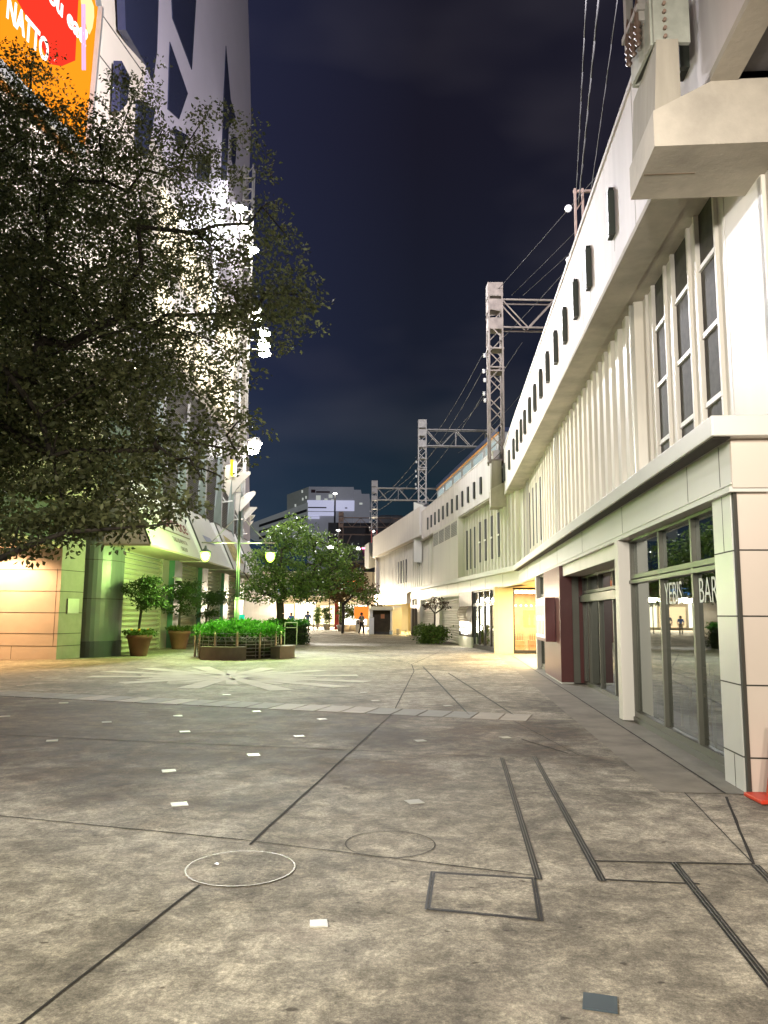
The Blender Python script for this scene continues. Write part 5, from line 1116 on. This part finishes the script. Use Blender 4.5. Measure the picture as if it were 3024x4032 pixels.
MB().box(tl.x, q(790, 0).x, Yb-.75, Yb-.62, q(0, 400).z, q(0, 385).z).box(q(1030, 0).x, q(1060, 0).x, Yb-.75, Yb-.62, q(0, 402).z, q(0, 388).z).build('dark_opening', black, OB)
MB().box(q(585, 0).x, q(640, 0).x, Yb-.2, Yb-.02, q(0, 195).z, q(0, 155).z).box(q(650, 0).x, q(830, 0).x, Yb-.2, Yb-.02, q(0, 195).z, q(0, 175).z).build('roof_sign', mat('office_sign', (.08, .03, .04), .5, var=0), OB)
for (x, y, w, h) in ((760, 270, 40, 40), (815, 215, 50, 45), (850, 280, 30, 30), (650, 230, 60, 60), (1215, 320, 40, 25)):
    MB().box(q(x, 0).x, q(x+w, 0).x, Yb-.12, Yb-.02, q(0, y+h).z, q(0, y).z).build('lit_window', emis('office_glow', (.8, .85, .8), .28), OB)
def opoly(pts, Y, name, m, dy=8):
    P_ = [at(x, y, Y) for x, y in pts]; MB().prism([Vector((p.x, Y, p.z)) for p in P_], (0, dy, 0)).build(name, m, OB)
osd = mat('office_side', (.20, .20, .19), .7, var=.3, scale=.1, emit=(.5, .56, .5), estr=.05)  # side and low wings glow too, standing in for light on them
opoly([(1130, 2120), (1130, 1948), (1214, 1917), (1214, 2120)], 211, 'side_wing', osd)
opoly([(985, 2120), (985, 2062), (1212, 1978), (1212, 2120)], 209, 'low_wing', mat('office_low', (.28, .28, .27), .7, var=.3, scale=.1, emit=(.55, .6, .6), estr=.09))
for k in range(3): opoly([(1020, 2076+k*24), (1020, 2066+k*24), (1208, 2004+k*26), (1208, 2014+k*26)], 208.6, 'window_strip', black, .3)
for x, y in ((1190, 1935), (1192, 1965), (1163, 1990), (1205, 1958)): opoly([(x-3, y+5), (x-3, y-5), (x+3, y-5), (x+3, y+5)], 208.5, 'lit_window', emis('office_glow', (.8, .85, .8), .28), .2)
# distant lamps: one post each
for k, (px, py, Y, s, col, lab) in enumerate(((835, 910, 75, .42, (1, .97, .9), 'bright oval distant lamp in the tree gap, left one'), (1190, 928, 80, .36, (1, .97, .9), 'bright oval distant lamp beside the pink lamp'), (935, 690, 85, .22, (1, 1, 1), 'distant lamp above the tree top with a ring below'), (1265, 925, 82, .2, (1, .1, .4), 'small pink distant lamp by the far white box'), (632, 970, 70, .14, (1, 1, 1), 'small round distant lamp left of the oval one'), (1395, 705, 88, .16, (1, 1, 1), 'small distant lamp in front of the red gantry mast'), (895, 212, 205, .6, (1, 1, 1), 'lamp on a thin mast in front of the office block'), (210, 1145, 60, .12, (1, 1, .95), 'small distant lamp low left inside the tree'))):
    p = at(1050+px/3.318, 1880+py/3.318, Y); e = empty('distant_lamp', (p.x, p.y, 0), lab, 'lamp', 'distant street lamps')
    MB().tube((p.x, p.y, 0), (p.x, p.y, p.z), .05 if Y < 200 else .25).build('post', black, e); MB().lathe(p, [(.001, s*.4), (s*.6, s*.3), (s, 0), (s*.6, -s*.3), (.001, -s*.4)], 12).build('lamp_head', emis('lamp_head_%d' % (k == 3), col, 8), e)
# small green lit sign behind the planter and teal one
e = empty('green_sign', at(952, 2425, 44), 'small glowing green sign box behind the lamp post planter', 'sign')
p = at(952, 2440, 44); MB().box(p.x-.22, p.x+.12, 44, 44.2, .9, 1.45).build('face', emis('green_face', (.02, .55, .32), .8), e); MB().box(p.x-.1, p.x-.02, 44.05, 44.15, 0, .9).build('leg', black, e)

# ------------------------------------------------------------------ lamps behind and beside the camera (assumed street lamps, out of view)
lamps = [(-1.6, 1.0, 5.2, 820, (1, .93, .85), 'unseen twin lamp added beside the camera to brighten the station shops'), (1.2, -4.5, 5.2, 950, (1, .86, .72), 'assumed unseen twin street lamp behind the camera lighting the near paving'), (-5.5, -2.5, 5.0, 1600, (1, .95, .82), 'assumed unseen twin street lamp behind the camera on the left')]  # first lamp is added out of view to brighten the ribbed wall
for (x, y, h, pw, col, lab), tg, cone in zip(lamps, ((4.2, 13.5, 4.6), (3.0, 7, 2.6), (-2.2, 2.5, 0)), (1.05, 1.45, 1.5)):
    e = lamppost(x, y, h, lab, pw)
    for ch in e.children:
        if ch.type == 'LIGHT':
            d = bpy.data.lights.new('lamp_light', 'SPOT'); d.energy = pw; d.color = col; d.spot_size = cone; d.spot_blend = .9; d.shadow_soft_size = .2
            ch.data = d; ch.rotation_euler = (Vector(tg)-Vector(ch.location)).to_track_quat('-Z', 'Y').to_euler()
# floodlight added out of view on the nearest gantry to brighten the store front
SF = empty('added_floodlight', (2.0, 6.9, 13.5), 'added unseen floodlight high on the nearest gantry brightening the store front', 'floodlight')
MB().tube((2.5, 6.95, 13.6), (2.05, 6.9, 13.6), .04).build('arm', steel, SF); MB().lathe((1.95, 6.9, 13.4), [(.02, .3), (.2, .25), (.25, 0)], 14).build('housing', steel, SF)
light('added_floodlight_lamp', 'SPOT', (1.9, 6.9, 13.35), 60000, (.93, .89, 1), .3, (-9.7, 46, 32), 1.6, parent=SF, blend=.8)
